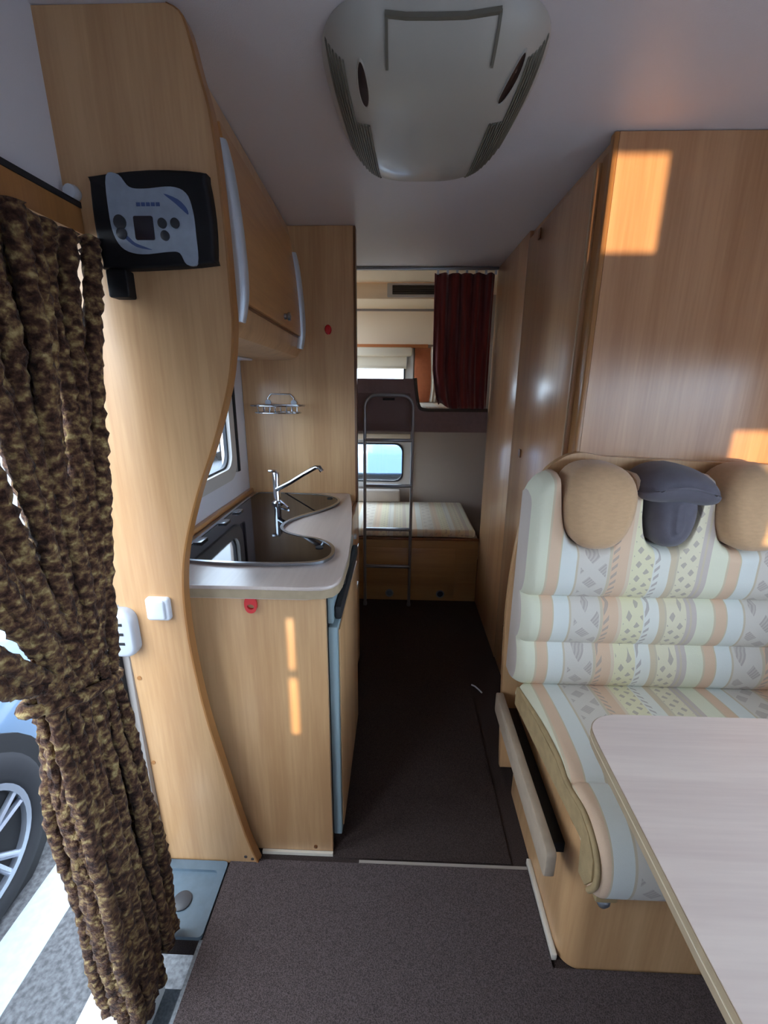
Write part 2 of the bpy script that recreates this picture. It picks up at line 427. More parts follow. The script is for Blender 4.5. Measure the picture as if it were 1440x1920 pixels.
# windows
def window_x(name, x, y0, y1, z0, z1, r, inx):
    """window in a wall of constant x; inx = direction into the room"""
    pane = MB().box(x - 0.022, x - 0.018, y0, y1, z0, z1).build(name, M_glass)
    struct(pane)
    n = 6
    outer = rrect(y0 - 0.03, y1 + 0.03, z0 - 0.03, z1 + 0.03, r + 0.02, n); inner = rrect(y0 + 0.02, y1 - 0.02, z0 + 0.02, z1 - 0.02, r, n)
    f = MB().ring(outer, inner, x - 0.002 * inx, x + 0.012 * inx, 'x').build('window_frame', M_wframe, pane, smooth=35)
    o2 = rrect(y0 + 0.012, y1 - 0.012, z0 + 0.012, z1 - 0.012, r, n); i2 = rrect(y0 + 0.028, y1 - 0.028, z0 + 0.028, z1 - 0.028, r, n)
    MB().ring(o2, i2, x - 0.017, x - 0.004, 'x').build('seal', M_wdark, f, smooth=35)
    return pane
window_x('window_1', XL, 1.28, 1.84, 1.04, 1.42, 0.06, 1)
window_x('added_window_5', XL, 2.84, 3.42, 0.56, 1.06, 0.05, 1)  # added, out of view: lets daylight onto the lower bunk
window_x('added_window_6', XL, 2.84, 3.42, 1.32, 1.90, 0.05, 1)  # added, out of view: brightens the upper bunk lining
w4 = MB().box(XR + 0.018, XR + 0.022, -1.4, 0.8, 0.9, 1.5).build('window_4', M_glass); struct(w4)
MB().ring(rrect(-1.43, 0.83, 0.87, 1.53, 0.05), rrect(-1.37, 0.77, 0.93, 1.47, 0.05), XR - 0.014, XR + 0.002, 'x').build('window_frame', M_wframe, w4, smooth=35)
def window_y(name, x0, x1, z0, z1, r):
    pane = MB().box(x0, x1, YB + 0.018, YB + 0.022, z0, z1).build(name, M_glass); struct(pane)
    outer = rrect(x0 - 0.045, x1 + 0.055, z0 - 0.04, z1 + 0.04, 0.03); inner = rrect(x0 + 0.012, x1 - 0.012, z0 + 0.01, z1 - 0.01, r)
    f = MB().ring(outer, inner, YB - 0.02, YB + 0.002, 'y').build('window_frame', M_wframe, pane, smooth=35)
    MB().ring(rrect(x0 + 0.004, x1 - 0.004, z0 + 0.002, z1 - 0.002, r), rrect(x0 + 0.016, x1 - 0.016, z0 + 0.014, z1 - 0.014, r), YB - 0.024, YB - 0.019, 'y').build('seal', M_wdark, f, smooth=35)
    return pane
w2 = window_y('window_2', -0.5, 0.04, 1.36, 1.62, 0.05)
w3 = window_y('window_3', -0.5, 0.04, 0.65, 0.96, 0.06)
MB().box(-0.55, 0.085, YB - 0.045, YB - 0.021, 0.985, 1.03, bev=0.008).build('blind_box', M_blind, w3, smooth=40)
# upper window blind, half lowered
bl = thing('roller_blind', 'cream roller blind half lowered over the upper bunk window', 'blind', (-0.23, YB - 0.04, 1.6))
box('cassette', M_blind, bl, -0.55, 0.085, YB - 0.085, YB - 0.022, 1.59, 1.652, bev=0.014)
MB().box(-0.53, 0.045, YB - 0.036, YB - 0.03, 1.512, 1.60).build('blind_cloth', M_blind, bl)
box('pull_bar', M_blind, bl, -0.53, 0.045, YB - 0.042, YB - 0.026, 1.505, 1.522, bev=0.004)
# orange shelf rail above
struct(box('trim_2', M_orange, None, XL, 0.20, YB - 0.03, YB, 1.652, 1.676, bev=0.003))
# soffit with vent
so = struct(MB().box(XL, 0.52, 3.1, YB - 0.006, 1.915, HC - 0.001, bev=0.004).build('trim_3', M_cream, smooth=40))
vt = thing('ceiling_vent', 'dark grille vent in cream surround above upper bunk', 'vent', (0.1, 3.1, 1.96))
MB().ring(rrect(-0.09, 0.28, 1.925, 2.006, 0.006, 2), rrect(-0.058, 0.25, 1.94, 1.994, 0.003, 2), 3.088, 3.1, 'y').build('frame', M_wframe, vt)
MB().box(-0.058, 0.25, 3.096, 3.1, 1.94, 1.994).build('backing', mat('vent_shadow', (62, 56, 48), 0.7), vt)
for k in range(4):
    z = 1.947 + k * 0.0135
    MB().box(-0.058, 0.25, 3.089, 3.095, z, z + 0.005).build('slat', mat('vent_slat', (84, 78, 68), 0.6) if k == 0 else MT['vent_slat'], vt)

# entrance: threshold well, tray, sill
sw = MB()
sw.box(XL, -0.49, -0.02, 0.80, -0.22, -0.20)
sw.box(-0.50, -0.49, -0.02, 0.80, -0.20, -0.0005)
struct(sw.build('trim_4', M_stepg))
struct(box('trim_5', M_skin, None, XL - 0.05, XL + 0.09, -0.02, 0.80, -0.198, -0.07, bev=0.01))
tray = thing('entrance_tray', 'blue grey plastic tray with round drain at foot of the curved partition', 'tray', (-0.59, 0.89, 0))
MB().ring(rrect(-0.688, -0.492, 0.798, 0.992, 0.012), rrect(-0.66, -0.512, 0.815, 0.965, 0.014), 0.0, 0.012, 'z').build('rim', M_step, tray, smooth=35)
MB().box(-0.662, -0.510, 0.812, 0.968, 0.0, 0.003).build('tray_floor', M_step, tray)
MB().lathe([(0.026, 0.003), (0.026, 0.007), (0.023, 0.009), (0.001, 0.009)], (-0.585, 0.885, 0), n=24).build('drain_cover', M_drain, tray, smooth=40)
# door frame (aluminium profile with black gasket) at the rear side of the doorway
df = struct(box('door_1', M_gframe, None, XL + 0.001, XL + 0.022, 0.972, 0.993, -0.06, 1.70, bev=0.004))
MB().box(XL - 0.02, XL + 0.004, 0.958, 0.974, -0.06, 1.70).build('gasket', M_rubber, df)
MB().box(XL - 0.045, XL - 0.018, 0.945, 0.962, -0.2, 1.70).build('outer_frame', M_skin, df)
MB().box(XL - 0.045, XL + 0.02, -0.02, 0.993, 1.685, 1.70).build('frame_head', M_gframe, df)
lk = thing('door_catch', 'light grey plastic door catch with three slots on the door frame', 'catch', (-0.67, 0.985, 0.8))
pts = rrect(0.958, 1.0, 0.735, 0.87, 0.018)
MB().puff(rrect(-0.712, -0.64, 0.738, 0.868, 0.03), 0.996, 0.945, 'y', r=0.014).build('housing', M_lock, lk, smooth=60)
for z in (0.832, 0.806, 0.78):
    MB().box(-0.692, -0.664, 0.9435, 0.946, z - 0.003, z + 0.004).build('slot', M_rubber, lk)

# ================================================================ CURVED PARTITION
R = [(-0.425, 2.009), (-0.398, 1.99), (-0.379, 1.919), (-0.362, 1.844), (-0.354, 1.702), (-0.352, 1.576), (-0.353, 1.5), (-0.372, 1.396), (-0.418, 1.269), (-0.467, 1.157), (-0.508, 1.038), (-0.527, 0.94), (-0.532, 0.838), (-0.527, 0.714), (-0.511, 0.55), (-0.478, 0.354), (-0.436, 0.12), (-0.405, 0.001)]
Rs = smoothp(R, 4)
pp = [(XL + 0.002, 0.001), (XL + 0.002, 2.009)] + Rs
pt = thing('partition', 'tall beech partition with wavy front edge beside the doorway', 'partition', (-0.58, 1.01, 0))
MB().prism(pp, 0.996, 1.02, 'y').build('panel', M_wood, pt)
# edge band
eb = MB(); ev = []
for i, (x, z) in enumerate(Rs):
    a = Rs[max(i - 1, 0)]; b = Rs[min(i + 1, len(Rs) - 1)]
    t = Vector((b[0] - a[0], b[1] - a[1])).normalized(); nn = Vector((-t.y, t.x))
    if nn.x < 0: nn = -nn
    ev.append([eb.bm.verts.new(p) for p in ((x - nn.x * 0.001, 0.994, z), (x + nn.x * 0.004, 0.994, z), (x + nn.x * 0.004, 1.022, z), (x - nn.x * 0.001, 1.022, z))])
for P, Q in zip(ev, ev[1:]):
    for k in range(4): eb.face((P[k], P[(k + 1) % 4], Q[(k + 1) % 4], Q[k]))
eb.face(ev[0]); eb.face(ev[-1])
eb.build('edge_band', M_edge, pt, smooth=40)
for (x, z) in ((-0.676, 0.66), (-0.676, 0.38)):
    MB().lathe([(0.006, 0.9958), (0.006, 0.994), (0.001, 0.9935)], (x, 0, z), ax='y', n=12).build('screw_cap', M_edge, pt)
for (x, z) in ((-0.42, 0.022), (-0.44, 0.03)):
    MB().lathe([(0.005, 0.9958), (0.005, 0.994), (0.001, 0.9935)], (x, 0, z), ax='y', n=12).build('screw', M_steel, pt)

# light switch
ls = thing('light_switch', 'white square rocker switch on the partition beside the door catch', 'switch', (-0.594, 0.99, 0.867))
MB().puff(rrect(-0.624, -0.564, 0.837, 0.898, 0.008), 0.996, 0.984, 'y', r=0.005).build('base', M_white, ls, smooth=50)
MB().puff(rrect(-0.620, -0.574, 0.842, 0.893, 0.006), 0.985, 0.979, 'y', r=0.004).build('rocker', M_white, ls, smooth=50)

# heater control panel
hp = thing('control_panel', 'black control panel with silver face and small screen on upper partition', 'control panel', (-0.485, 0.99, 1.6))
MB().puff(smoothp([(-0.592, 1.757), (-0.48, 1.766), (-0.382, 1.762), (-0.372, 1.75), (-0.366, 1.69), (-0.369, 1.625), (-0.376, 1.615), (-0.48, 1.608), (-0.588, 1.606), (-0.596, 1.616), (-0.601, 1.68), (-0.598, 1.748)], 3, True), 0.996, 0.972, 'y', r=0.008).build('housing', M_black, hp, smooth=50)
F = [(-0.562, 1.755), (-0.538, 1.757), (-0.520, 1.738), (-0.490, 1.735), (-0.440, 1.738), (-0.412, 1.728), (-0.402, 1.70), (-0.400, 1.66), (-0.402, 1.615), (-0.424, 1.613), (-0.436, 1.632), (-0.458, 1.634), (-0.510, 1.630), (-0.545, 1.638), (-0.562, 1.662), (-0.566, 1.70)]
MB().prism(smoothp(F, 4, True), 0.9705, 0.975, 'y').build('face_plate', M_face, hp)
MB().puff(rrect(-0.519, -0.481, 1.653, 1.692, 0.003, 2), 0.9706, 0.968, 'y', r=0.001).build('screen', M_screen, hp)
for (x, z) in ((-0.463, 1.680), (-0.438, 1.680), (-0.460, 1.660)):
    MB().lathe([(0.0085, 0.9706), (0.0085, 0.967), (0.004, 0.9655), (0.001, 0.9655)], (x, 0, z), ax='y', n=16).build('button', M_btn, hp, smooth=40)
MB().lathe([(0.012, 0.9706), (0.012, 0.967), (0.006, 0.9655), (0.001, 0.9655)], (-0.546, 0, 1.682), ax='y', n=16).build('button', M_btn, hp, smooth=40)
MB().lathe([(0.010, 0.9706), (0.010, 0.967), (0.006, 0.9655), (0.001, 0.9655)], (-0.545, 0, 1.664), ax='y', n=16).build('button', M_btn, hp, smooth=40)
lt = MB()
for k in range(5):
    x = -0.510 + k * 0.0095
    lt.box(x, x + 0.0075, 0.9698, 0.9707, 1.7075, 1.7135)
lt.build('lettering', M_bluet, hp)
MB().prism(smoothp([(-0.455, 1.727), (-0.428, 1.718), (-0.413, 1.704), (-0.411, 1.694), (-0.420, 1.700), (-0.436, 1.713)], 3, True), 0.970, 0.9708, 'y').build('printed_swoosh', M_bluet, hp)
MB().prism(smoothp([(-0.540, 1.656), (-0.52, 1.642), (-0.49, 1.637), (-0.50, 1.641), (-0.522, 1.649), (-0.535, 1.66)], 3, True), 0.970, 0.9708, 'y').build('printed_swoosh', M_bluet, hp)
tag(MB().puff(rrect(-0.590, -0.548, 1.556, 1.605, 0.004, 3), 0.996, 0.970, 'y', r=0.003).build('clip_holder', M_black, smooth=40), 'small black plastic holder directly under the control panel', 'holder')

# the partition leans a little towards the cab: slant it and what is fixed on it
def slant(o):
    if o.type == 'MESH':
        for v in o.data.vertices:
            k = 0.0275 * v.co.z
            if v.co.x > -0.69: v.co.x *= (1 - k)
            v.co.y -= k
    for c_ in o.children: slant(c_)
for o in (pt, ls, hp, bpy.data.objects['clip_holder']): slant(o)
# ================================================================ KITCHEN
kc = thing('kitchen_cabinet', 'beech kitchen base cabinet under the pale worktop', 'cabinet', (-0.44, 1.5, 0))
MB().box(XL + 0.003, -0.182, 1.034, 1.052, 0.012, 0.868, bev=0.002).build('side_panel', M_wood, kc, smooth=40)
MB().box(XL + 0.003, -0.205, 1.053, 2.033, 0.05, 0.868).build('body', M_wood, kc)
MB().box(XL + 0.003, -0.25, 1.053, 2.033, 0.001, 0.05).build('plinth', M_dkedge, kc)
d_ = MB().box(-0.204, -0.186, 1.60, 2.025, 0.06, 0.66, bev=0.002).build('door', M_wood, kc, smooth=40)
MB().tube([(-0.186, 1.66, 0.58), (-0.168, 1.66, 0.58), (-0.168, 1.76, 0.58), (-0.186, 1.76, 0.58)], 0.005).build('door_handle', M_alu, d_, smooth=60)
d2 = MB().box(-0.204, -0.186, 1.60, 2.025, 0.67, 0.865, bev=0.002).build('drawer', M_wood, kc, smooth=40)
MB().lathe([(0.012, -0.186), (0.012, -0.176), (0.001, -0.172)], (0, 1.81, 0.77), ax='x', n=16).build('knob', M_alu, d2, smooth=40)
MB().lathe([(0.006, 1.034), (0.006, 1.031), (0.001, 1.030)], (-0.235, 0, 0.03), ax='y', n=12).build('screw_cap', M_dkedge, kc)
struct(box('baseboard_left', M_trim, None, -0.40, -0.182, 1.026, 1.034, 0.001, 0.012))
fr = thing('refrigerator', 'built-in refrigerator with grey blue door edge under the worktop', 'refrigerator', (-0.19, 1.3, 0.05))
MB().box(-0.181, -0.156, 1.056, 1.575, 0.055, 0.775, bev=0.003).build('door_frame', M_fridge, fr, smooth=40)
MB().box(-0.1555, -0.151, 1.072, 1.56, 0.075, 0.76, bev=0.001).build('door_panel', M_wood, fr, smooth=40)
MB().box(-0.204, -0.181, 1.056, 1.575, 0.055, 0.86).build('cabinet_frame', M_rubber, fr)
MB().box(-0.181, -0.166, 1.056, 1.575, 0.785, 0.86, bev=0.003).build('control_strip', M_fridge, fr, smooth=40)
MB().box(-0.165, -0.146, 1.07, 1.55, 0.79, 0.83, bev=0.006).build('handle', M_rubber, fr, smooth=40)
MB().lathe([(0.013, -0.166), (0.011, -0.15), (0.001, -0.149)], (0, 1.2, 0.846), ax='x', n=16).build('knob', M_rubber, fr, smooth=40)

# worktop
wt_pts = [(XL + 0.003, 2.034), (-0.235, 2.034), (-0.223, 2.02), (-0.20, 1.86), (-0.178, 1.66), (-0.156, 1.42), (-0.146, 1.25), (-0.147, 1.10), (-0.152, 1.065), (-0.165, 1.042), (-0.19, 1.028), (-0.23, 1.024), (-0.56, 1.024), (XL + 0.003, 1.024)]
wt = MB().prism(wt_pts, 0.870, 0.905, 'z', bev=0.005).build('worktop', M_counter, smooth=40)
tag(wt, 'pale worktop with rounded corner over the kitchen cabinet', 'worktop')
wm = MB()
ring = [p for p in wt_pts[1:13]]
outer = [(p[0] + (0.0015 if p[0] > -0.3 else 0), p[1] - (0.0015 if p[1] < 1.05 else 0)) for p in ring]
for i, (a, b) in enumerate(zip(outer, outer[1:])):
    v = [wm.bm.verts.new((q[0], q[1], z)) for q in (a, b) for z in (0.872, 0.896)]
    wm.face((v[0], v[2], v[3], v[1]))
wm.build('worktop_edge', M_tedge, wt, smooth=60)
us = struct(box('trim_6', M_woodh, None, XL + 0.001, XL + 0.02, 1.03, 2.034, 0.905, 0.925, bev=0.004))

# sink and hob with glass lids
SO = [(-0.615, 1.17), (-0.648, 1.20), (-0.652, 1.32), (-0.656, 1.60), (-0.660, 1.85), (-0.650, 1.98), (-0.60, 2.00), (-0.475, 1.995), (-0.36, 1.975), (-0.285, 1.935), (-0.250, 1.87), (-0.262, 1.79), (-0.31, 1.70), (-0.375, 1.61), (-0.405, 1.52), (-0.385, 1.45), (-0.33, 1.405), (-0.25, 1.37), (-0.200, 1.31), (-0.188, 1.235), (-0.215, 1.18), (-0.28, 1.158), (-0.37, 1.152), (-0.50, 1.155)]
so_ = smoothp(SO, 5, True)
def inset(pts, d):
    n = len(pts); out = []
    area = sum(pts[i][0] * pts[(i + 1) % n][1] - pts[(i + 1) % n][0] * pts[i][1] for i in range(n))
    sg = 1 if area > 0 else -1
    for i in range(n):
        a = Vector(pts[i - 1]); b = Vector(pts[(i + 1) % n]); t = (b - a).normalized()
        nn = Vector((-t.y, t.x)) * sg
        out.append((pts[i][0] + nn.x * d, pts[i][1] + nn.y * d))
    return out
sk = thing('sink_and_hob', 'black glass covered sink and hob with curved steel rim set in the worktop', 'hob', (-0.45, 1.6, 0.905))
MB().ring(so_, inset(so_, 0.011), 0.9055, 0.914, 'z').build('rim', M_steel, sk, smooth=40)
inn = inset(so_, 0.0115)
def clip(pts, a, b, c):   # keep a*x+b*y>=c
    out = []
    for i in range(len(pts)):
        p, q = pts[i - 1], pts[i]; fp = a * p[0] + b * p[1] - c; fq = a * q[0] + b * q[1] - c
        if (fp >= 0) != (fq >= 0):
            t = fp / (fp - fq); out.append((lerp(p[0], q[0], t), lerp(p[1], q[1], t)))
        if fq >= 0: out.append(q)
    return out
# seam line through (-.604,2.12) and (-.349,1.729)
la, lb = 0.391, 0.255; lc = la * -0.349 + lb * 1.729
MB().prism(clip(inn, la, lb, lc + 0.002), 0.9056, 0.9125, 'z').build('sink_lid', M_glasslid, sk)
MB().prism(clip(inn, -la, -lb, -lc + 0.002), 0.9056, 0.9125, 'z').build('hob_lid', M_glasslid, sk)
for (x, y) in ((-0.24, 1.29), (-0.30, 1.90)):
    MB().lathe([(0.012, 0.9125), (0.012, 0.915), (0.007, 0.9155), (0.001, 0.9155)], (x, y, 0), n=20).build('finger_hole', M_rubber, sk, smooth=40)
for y in (1.30, 1.50, 1.64):
    MB().box(-0.640, -0.612, y, y + 0.05, 0.9125, 0.919, bev=0.002).build('hinge', M_steel, sk, smooth=40)
# tap
tp = thing('kitchen_tap', 'angular chrome mixer tap with raised spout behind the glass lid', 'tap', (-0.50, 1.80, 0.9125))
MB().lathe([(0.024, 0.9126), (0.024, 0.918), (0.016, 0.924), (0.0145, 0.93), (0.0145, 1.04), (0.012, 1.046), (0.001, 1.046)], (-0.505, 1.80, 0), n=20).build('body', M_chrome, tp, smooth=40)
MB().tube([(-0.503, 1.79, 0.975), (-0.44, 1.775, 1.01), (-0.385, 1.765, 1.045), (-0.33, 1.755, 1.077), (-0.315, 1.752, 1.078), (-0.305, 1.75, 1.062)], 0.009, n=12).build('spout', M_chrome, tp, smooth=60)
MB().box(-0.535, -0.500, 1.792, 1.808, 1.046, 1.056, bev=0.003).build('lever', M_chrome, tp, smooth=40)
MB().tube([(-0.49, 1.79, 0.93), (-0.44, 1.72, 0.918)], 0.004).build('lever_rod', M_chrome, tp, smooth=60)

# tall panel at the end of the kitchen
tpn = thing('tall_panel', 'full height beech end panel behind the kitchen worktop', 'panel', (-0.44, 2.05, 0))
MB().box(XL + 0.002, -0.200, 2.036, 2.056, 0.001, HC - 0.002).build('panel', M_wood, tpn)
MB().box(-0.200, -0.190, 2.034, 2.082, 0.001, HC - 0.002, bev=0.003).build('edge_strip', M_dkedge, tpn, smooth=40)
MB().box(XL + 0.002, -0.29, 2.057, 2.70, 0.001, HC - 0.002).build('closet_box', M_wood, tpn)
rd = MB().puff([(-0.309 + 0.014 * math.cos(a), 1.618 + 0.020 * math.sin(a)) for a in [2 * PI * k / 20 for k in range(20)]], 2.0355, 2.022, 'y', r=0.006).build('wall_hook', M_red, smooth=60)
tag(rd, 'small red oval hook high on the tall end panel', 'hook')
h2 = MB()
sh = [(-0.374 + 0.0165 * math.copysign(abs(math.cos(a)) ** 0.8, math.cos(a)), 0.852 + 0.0245 * math.sin(a)) for a in [2 * PI * k / 24 for k in range(24)]]
sh = [(x, min(z, 0.869)) for x, z in sh]
hole = [(-0.374 + 0.009 * math.cos(a), 0.846 + 0.007 * math.sin(a)) for a in [2 * PI * k / 24 for k in range(24)]]
h2.ring(sh, hole, 1.033, 1.026, 'y')
tag(h2.build('wall_hook', M_red, smooth=30), 'red hook with round opening on the cabinet side just below the worktop', 'hook')

# wire soap shelf
sr = thing('wire_shelf', 'chrome wire shelf on the tall end panel above the tap', 'shelf', (-0.53, 2.0, 1.3))
def oval(cx, cy, a, b, z, n=32, e=2.6):
    out = []
    for k in range(n):
        t = 2 * PI * k / n; c, s_ = math.cos(t), math.sin(t)
        out.append((cx + a * math.copysign(abs(c) ** (2 / e), c), cy + b * math.copysign(abs(s_) ** (2 / e), s_), z))
    return out
MB().tube(oval(-0.527, 1.975, 0.115, 0.055, 1.305), 0.0035, n=8, closed=True).build('top_rail', M_chrome, sr, smooth=60)
MB().tube(oval(-0.527, 1.975, 0.098, 0.047, 1.275), 0.003, n=8, closed=True).build('bottom_rail', M_chrome, sr, smooth=60)
for k in range(7):
    x = -0.60 + k * 0.0243
    MB().tube([(x, 2.026, 1.305), (x, 2.02, 1.275), (x, 1.93, 1.275), (x, 1.922, 1.305)], 0.0022, n=6).build('wire', M_chrome, sr, smooth=60)
MB().tube([(-0.585, 2.03, 1.305), (-0.585, 2.03, 1.335), (-0.57, 2.03, 1.352), (-0.485, 2.03, 1.352), (-0.47, 2.03, 1.335), (-0.47, 2.03, 1.305)], 0.003, n=8).build('hanger_loop', M_chrome, sr, smooth=60)
for x in (-0.585, -0.47):
    MB().lathe([(0.013, 2.036), (0.013, 2.027), (0.001, 2.024)], (x, 0, 1.315), ax='y', n=16).build('suction_cup', M_lock, sr, smooth=40)
# slim black blind guide beside the kitchen window
bgd = box('blind_guide', M_rubber, None, XL + 0.0005, XL + 0.014, 1.882, 1.905, 1.03, 1.40, bev=0.003)
tag(bgd, 'narrow black guide strip on the pale wall beside kitchen window', 'blind guide')
for y in (1.874, 1.909):
    MB().box(XL + 0.0005, XL + 0.010, y, y + 0.004, 1.03, 1.40).build('side_rail', M_gframe, bgd)

# overhead cabinet
oc = thing('overhead_cabinet', 'beech overhead kitchen cabinet with curved front and two silver strips', 'cabinet', (-0.53, 1.5, 1.5))
def cabprof(dx=0.0):
    return smoothp([(-0.418 + dx, 2.006), (-0.402 + dx, 1.93), (-0.386 + dx, 1.82), (-0.376 + dx, 1.70), (-0.374 + dx, 1.60), (-0.384 + dx, 1.53)], 4)
ob = MB()
pr_ = cabprof(); poly = [(XL + 0.002, 2.006)] + pr_ + [(-0.40, 1.508), (-0.44, 1.494), (XL + 0.002, 1.494)]
ob.prism(poly, 1.022, 2.034, 'x' if False else 'y')
obj_body = ob.build('body', M_wood, oc, smooth=30)
# door leaf, proud of the body
dz = [(x, z) for x, z in smoothp([(-0.403, 1.935), (-0.386, 1.82), (-0.376, 1.70), (-0.3735, 1.60), (-0.375, 1.582)], 5)]
dd = MB(); dd.prism([(x + 0.0105, z) for x, z in dz] + [(x - 0.0005, z) for x, z in dz[::-1]], 1.135, 1.925, 'y')
door = dd.build('door', M_woodh, oc, smooth=30)
kn = MB(); kn.lathe([(0.010, -0.366), (0.009, -0.355), (0.014, -0.350), (0.014, -0.343), (0.001, -0.341)], (0, 1.60, 1.612), ax='x', n=16)
kn.build('knob', M_steel, door, smooth=40)
MB().box(-0.3745, -0.373, 1.118, 1.925, 1.574, 1.5815).build('door_gap', M_dkedge, oc)
for y in (1.105, 1.945):
    pth = [(x + 0.008, y, z) for x, z in smoothp([(-0.396, 1.885), (-0.386, 1.82), (-0.376, 1.70), (-0.3735, 1.60), (-0.383, 1.535)], 5)]
    n_ = len(pth)
    MB().tube(pth, 0.014, n=12, rf=lambda i, k, n_=n_: 0.021 * (0.45 + 0.55 * math.sin(PI * min(1, (i + 1) / n_ * 0.8 + 0.1)) ** 0.5)).build('silver_strip', M_alu, oc, smooth=60)
for c_ in list(oc.children) + [g for h in oc.children for g in h.children]:
    for v in c_.data.vertices:
        if v.co.x > -0.6: v.co.x -= 0.05 * (v.co.y - 1.1)
tag(MB().box(-0.66, -0.60, 1.60, 1.90, 1.4855, 1.4935, bev=0.003).build('downlight', M_white, smooth=40), 'slim white lamp under the overhead cabinet', 'lamp')

# ================================================================ WARDROBE (right)
wd = thing('wardrobe', 'tall beech wardrobe from floor to ceiling behind the bench', 'wardrobe', (0.9, 2.0, 0))
MB().box(0.538, XR - 0.003, 1.352, 1.372, 0.001, HC - 0.002).build('front_panel', M_woodw, wd)
MB().box(0.524, 0.5375, 1.350, 1.374, 0.001, HC - 0.002, bev=0.003).build('corner_strip', M_edge, wd, smooth=40)
MB().box(0.540, XR - 0.003, 1.374, 2.735, 0.001, HC - 0.002).build('body', M_woodw, wd)
MB().box(0.5305, 0.5395, 1.376, 1.425, 0.001, HC - 0.03).build('stile', M_edge, wd)
wdd = MB().box(0.520, 0.5395, 1.432, 2.10, 0.02, HC - 0.035, bev=0.003).build('door', M_woodw, wd, smooth=40)
MB().box(0.516, 0.5195, 1.432, 1.440, 0.6, HC - 0.05).build('door_edge', mat('tan_edge', (196, 164, 126), 0.4), wdd)
for z in (1.93, 1.1, 0.25):
    MB().box(0.514, 0.5195, 1.92, 1.945, z, z + 0.035, bev=0.001).build('hinge', M_dkedge, wdd)
MB().box(0.524, 0.5395, 2.104, 2.735, 0.001, HC - 0.002, bev=0.002).build('side_panel', M_woodw, wd, smooth=40)

# ================================================================ BUNKS
lb_ = thing('lower_bunk', 'low beech bunk base across the rear end', 'bed', (-0.1, 3.1, 0))
MB().box(XL + 0.003, 0.5235, 2.742, 2.76, 0.001, 0.43).build('front_board', M_woodx, lb_)
MB().box(XL + 0.003, 0.5235, 2.761, YB - 0.002, 0.38, 0.43).build('bed_board', M_woodx, lb_)
MB().box(-0.23, 0.38, 2.7385, 2.7415, 0.03, 0.372, bev=0.001).build('hatch', M_woodx, lb_, smooth=40)
MB().box(XL + 0.003, 0.5235, 2.730, 2.745, 0.43, 0.446, bev=0.003).build('edge_trim', M_dkedge, lb_, smooth=40)
for x, m in ((-0.048, M_ventblue), (0.29, M_ventdk)):
    v_ = MB().ring([(x + 0.027 * math.cos(a), 0.052 + 0.027 * math.sin(a)) for a in [2 * PI * k / 24 for k in range(24)]], [(x + 0.020 * math.cos(a), 0.052 + 0.020 * math.sin(a)) for a in [2 * PI * k / 24 for k in range(24)]], 2.731, 2.7385, 'y').build('vent_ring', M_grey_tube, lb_, smooth=40)
    MB().lathe([(0.0205, 2.738), (0.0205, 2.735), (0.001, 2.734)], (x, 0, 0.052), ax='y', n=20).build('vent_cap', m, v_)
lm = MB(); lm.box(XL + 0.01, 0.50, 2.735, 3.46, 0.447, 0.50, bev=0.02, seg=3)
lmo = lm.build('mattress', M_stripe_bunk, smooth=50); tag(lmo, 'striped mattress with sunlit warmth in its colour on the lower bunk', 'mattress')
bol = MB().box(XL + 0.02, 0.02, 3.40, YB - 0.026, 0.501, 0.60, bev=0.02, seg=3).build('bolster', M_greywall, smooth=50)
tag(bol, 'pale grey bolster along the wall under lower bunk window', 'bolster')
ub = thing('upper_bunk', 'taupe fronted upper bunk with low entry cutout on the right', 'bed', (-0.1, 3.1, 1.12))
UP = [(XL + 0.003, 1.12), (0.5235, 1.12), (0.5235, 1.243), (0.16, 1.243)] + smoothp([(0.16, 1.243), (0.128, 1.25), (0.110, 1.275), (0.098, 1.33), (0.086, 1.428)], 4)[1:] + [(XL + 0.003, 1.428)]
MB().prism(UP, 2.742, 2.762, 'y').build('front_board', M_taupe, ub)
tr = MB(); tr.tube([(0.522, 2.752, 1.248)] + [(x, 2.752, z + 0.004) for x, z in smoothp([(0.17, 1.243), (0.128, 1.25), (0.110, 1.275), (0.098, 1.33), (0.086, 1.428)], 4)], 0.013, n=8)
tr.build('cutout_trim', mat('dark_olive_trim', (70, 62, 56), 0.6), ub, smooth=60)
MB().box(XL + 0.003, 0.5235, 2.7635, YB - 0.028, 1.12, 1.15).build('bed_board', M_greywall, ub)
MB().box(-0.25, 0.062, 2.738, 2.7415, 1.128, 1.345, bev=0.001).build('locker_flap', mat('taupe_flap', (120, 100, 100), 0.6), ub, smooth=40)
MB().box(-0.10, -0.03, 2.728, 2.7375, 1.305, 1.318, bev=0.003).build('catch', M_rubber, ub, smooth=40)
um = MB().box(XL + 0.01, 0.50, 2.78, 3.46, 1.151, 1.265, bev=0.02, seg=3).build('mattress', M_stripe_bunk, smooth=50)
tag(um, 'pale mattress on the upper bunk behind the cutout', 'mattress')
rp = MB().box(0.105, 0.245, YB - 0.02, YB - 0.0005, 1.266, 1.652, bev=0.003).build('panel', M_rust, smooth=40)
tag(rp, 'rust orange panel on rear wall beside upper bunk window', 'panel')
rs = MB()
rs.grid(lambda u, v: (0.215 + 0.05 * u + 0.02 * math.sin(v * 3.0) * (1 - v), 3.40 + 0.012 * math.sin(u * 14), 1.27 + 0.385 * v), 10, 16)
rso = rs.build('curtain', M_blind, smooth=170)
md = rso.modifiers.new('thick', 'SOLIDIFY'); md.thickness = 0.003
tag(rso, 'narrow cream curtain strip beside the rust orange panel', 'curtain')
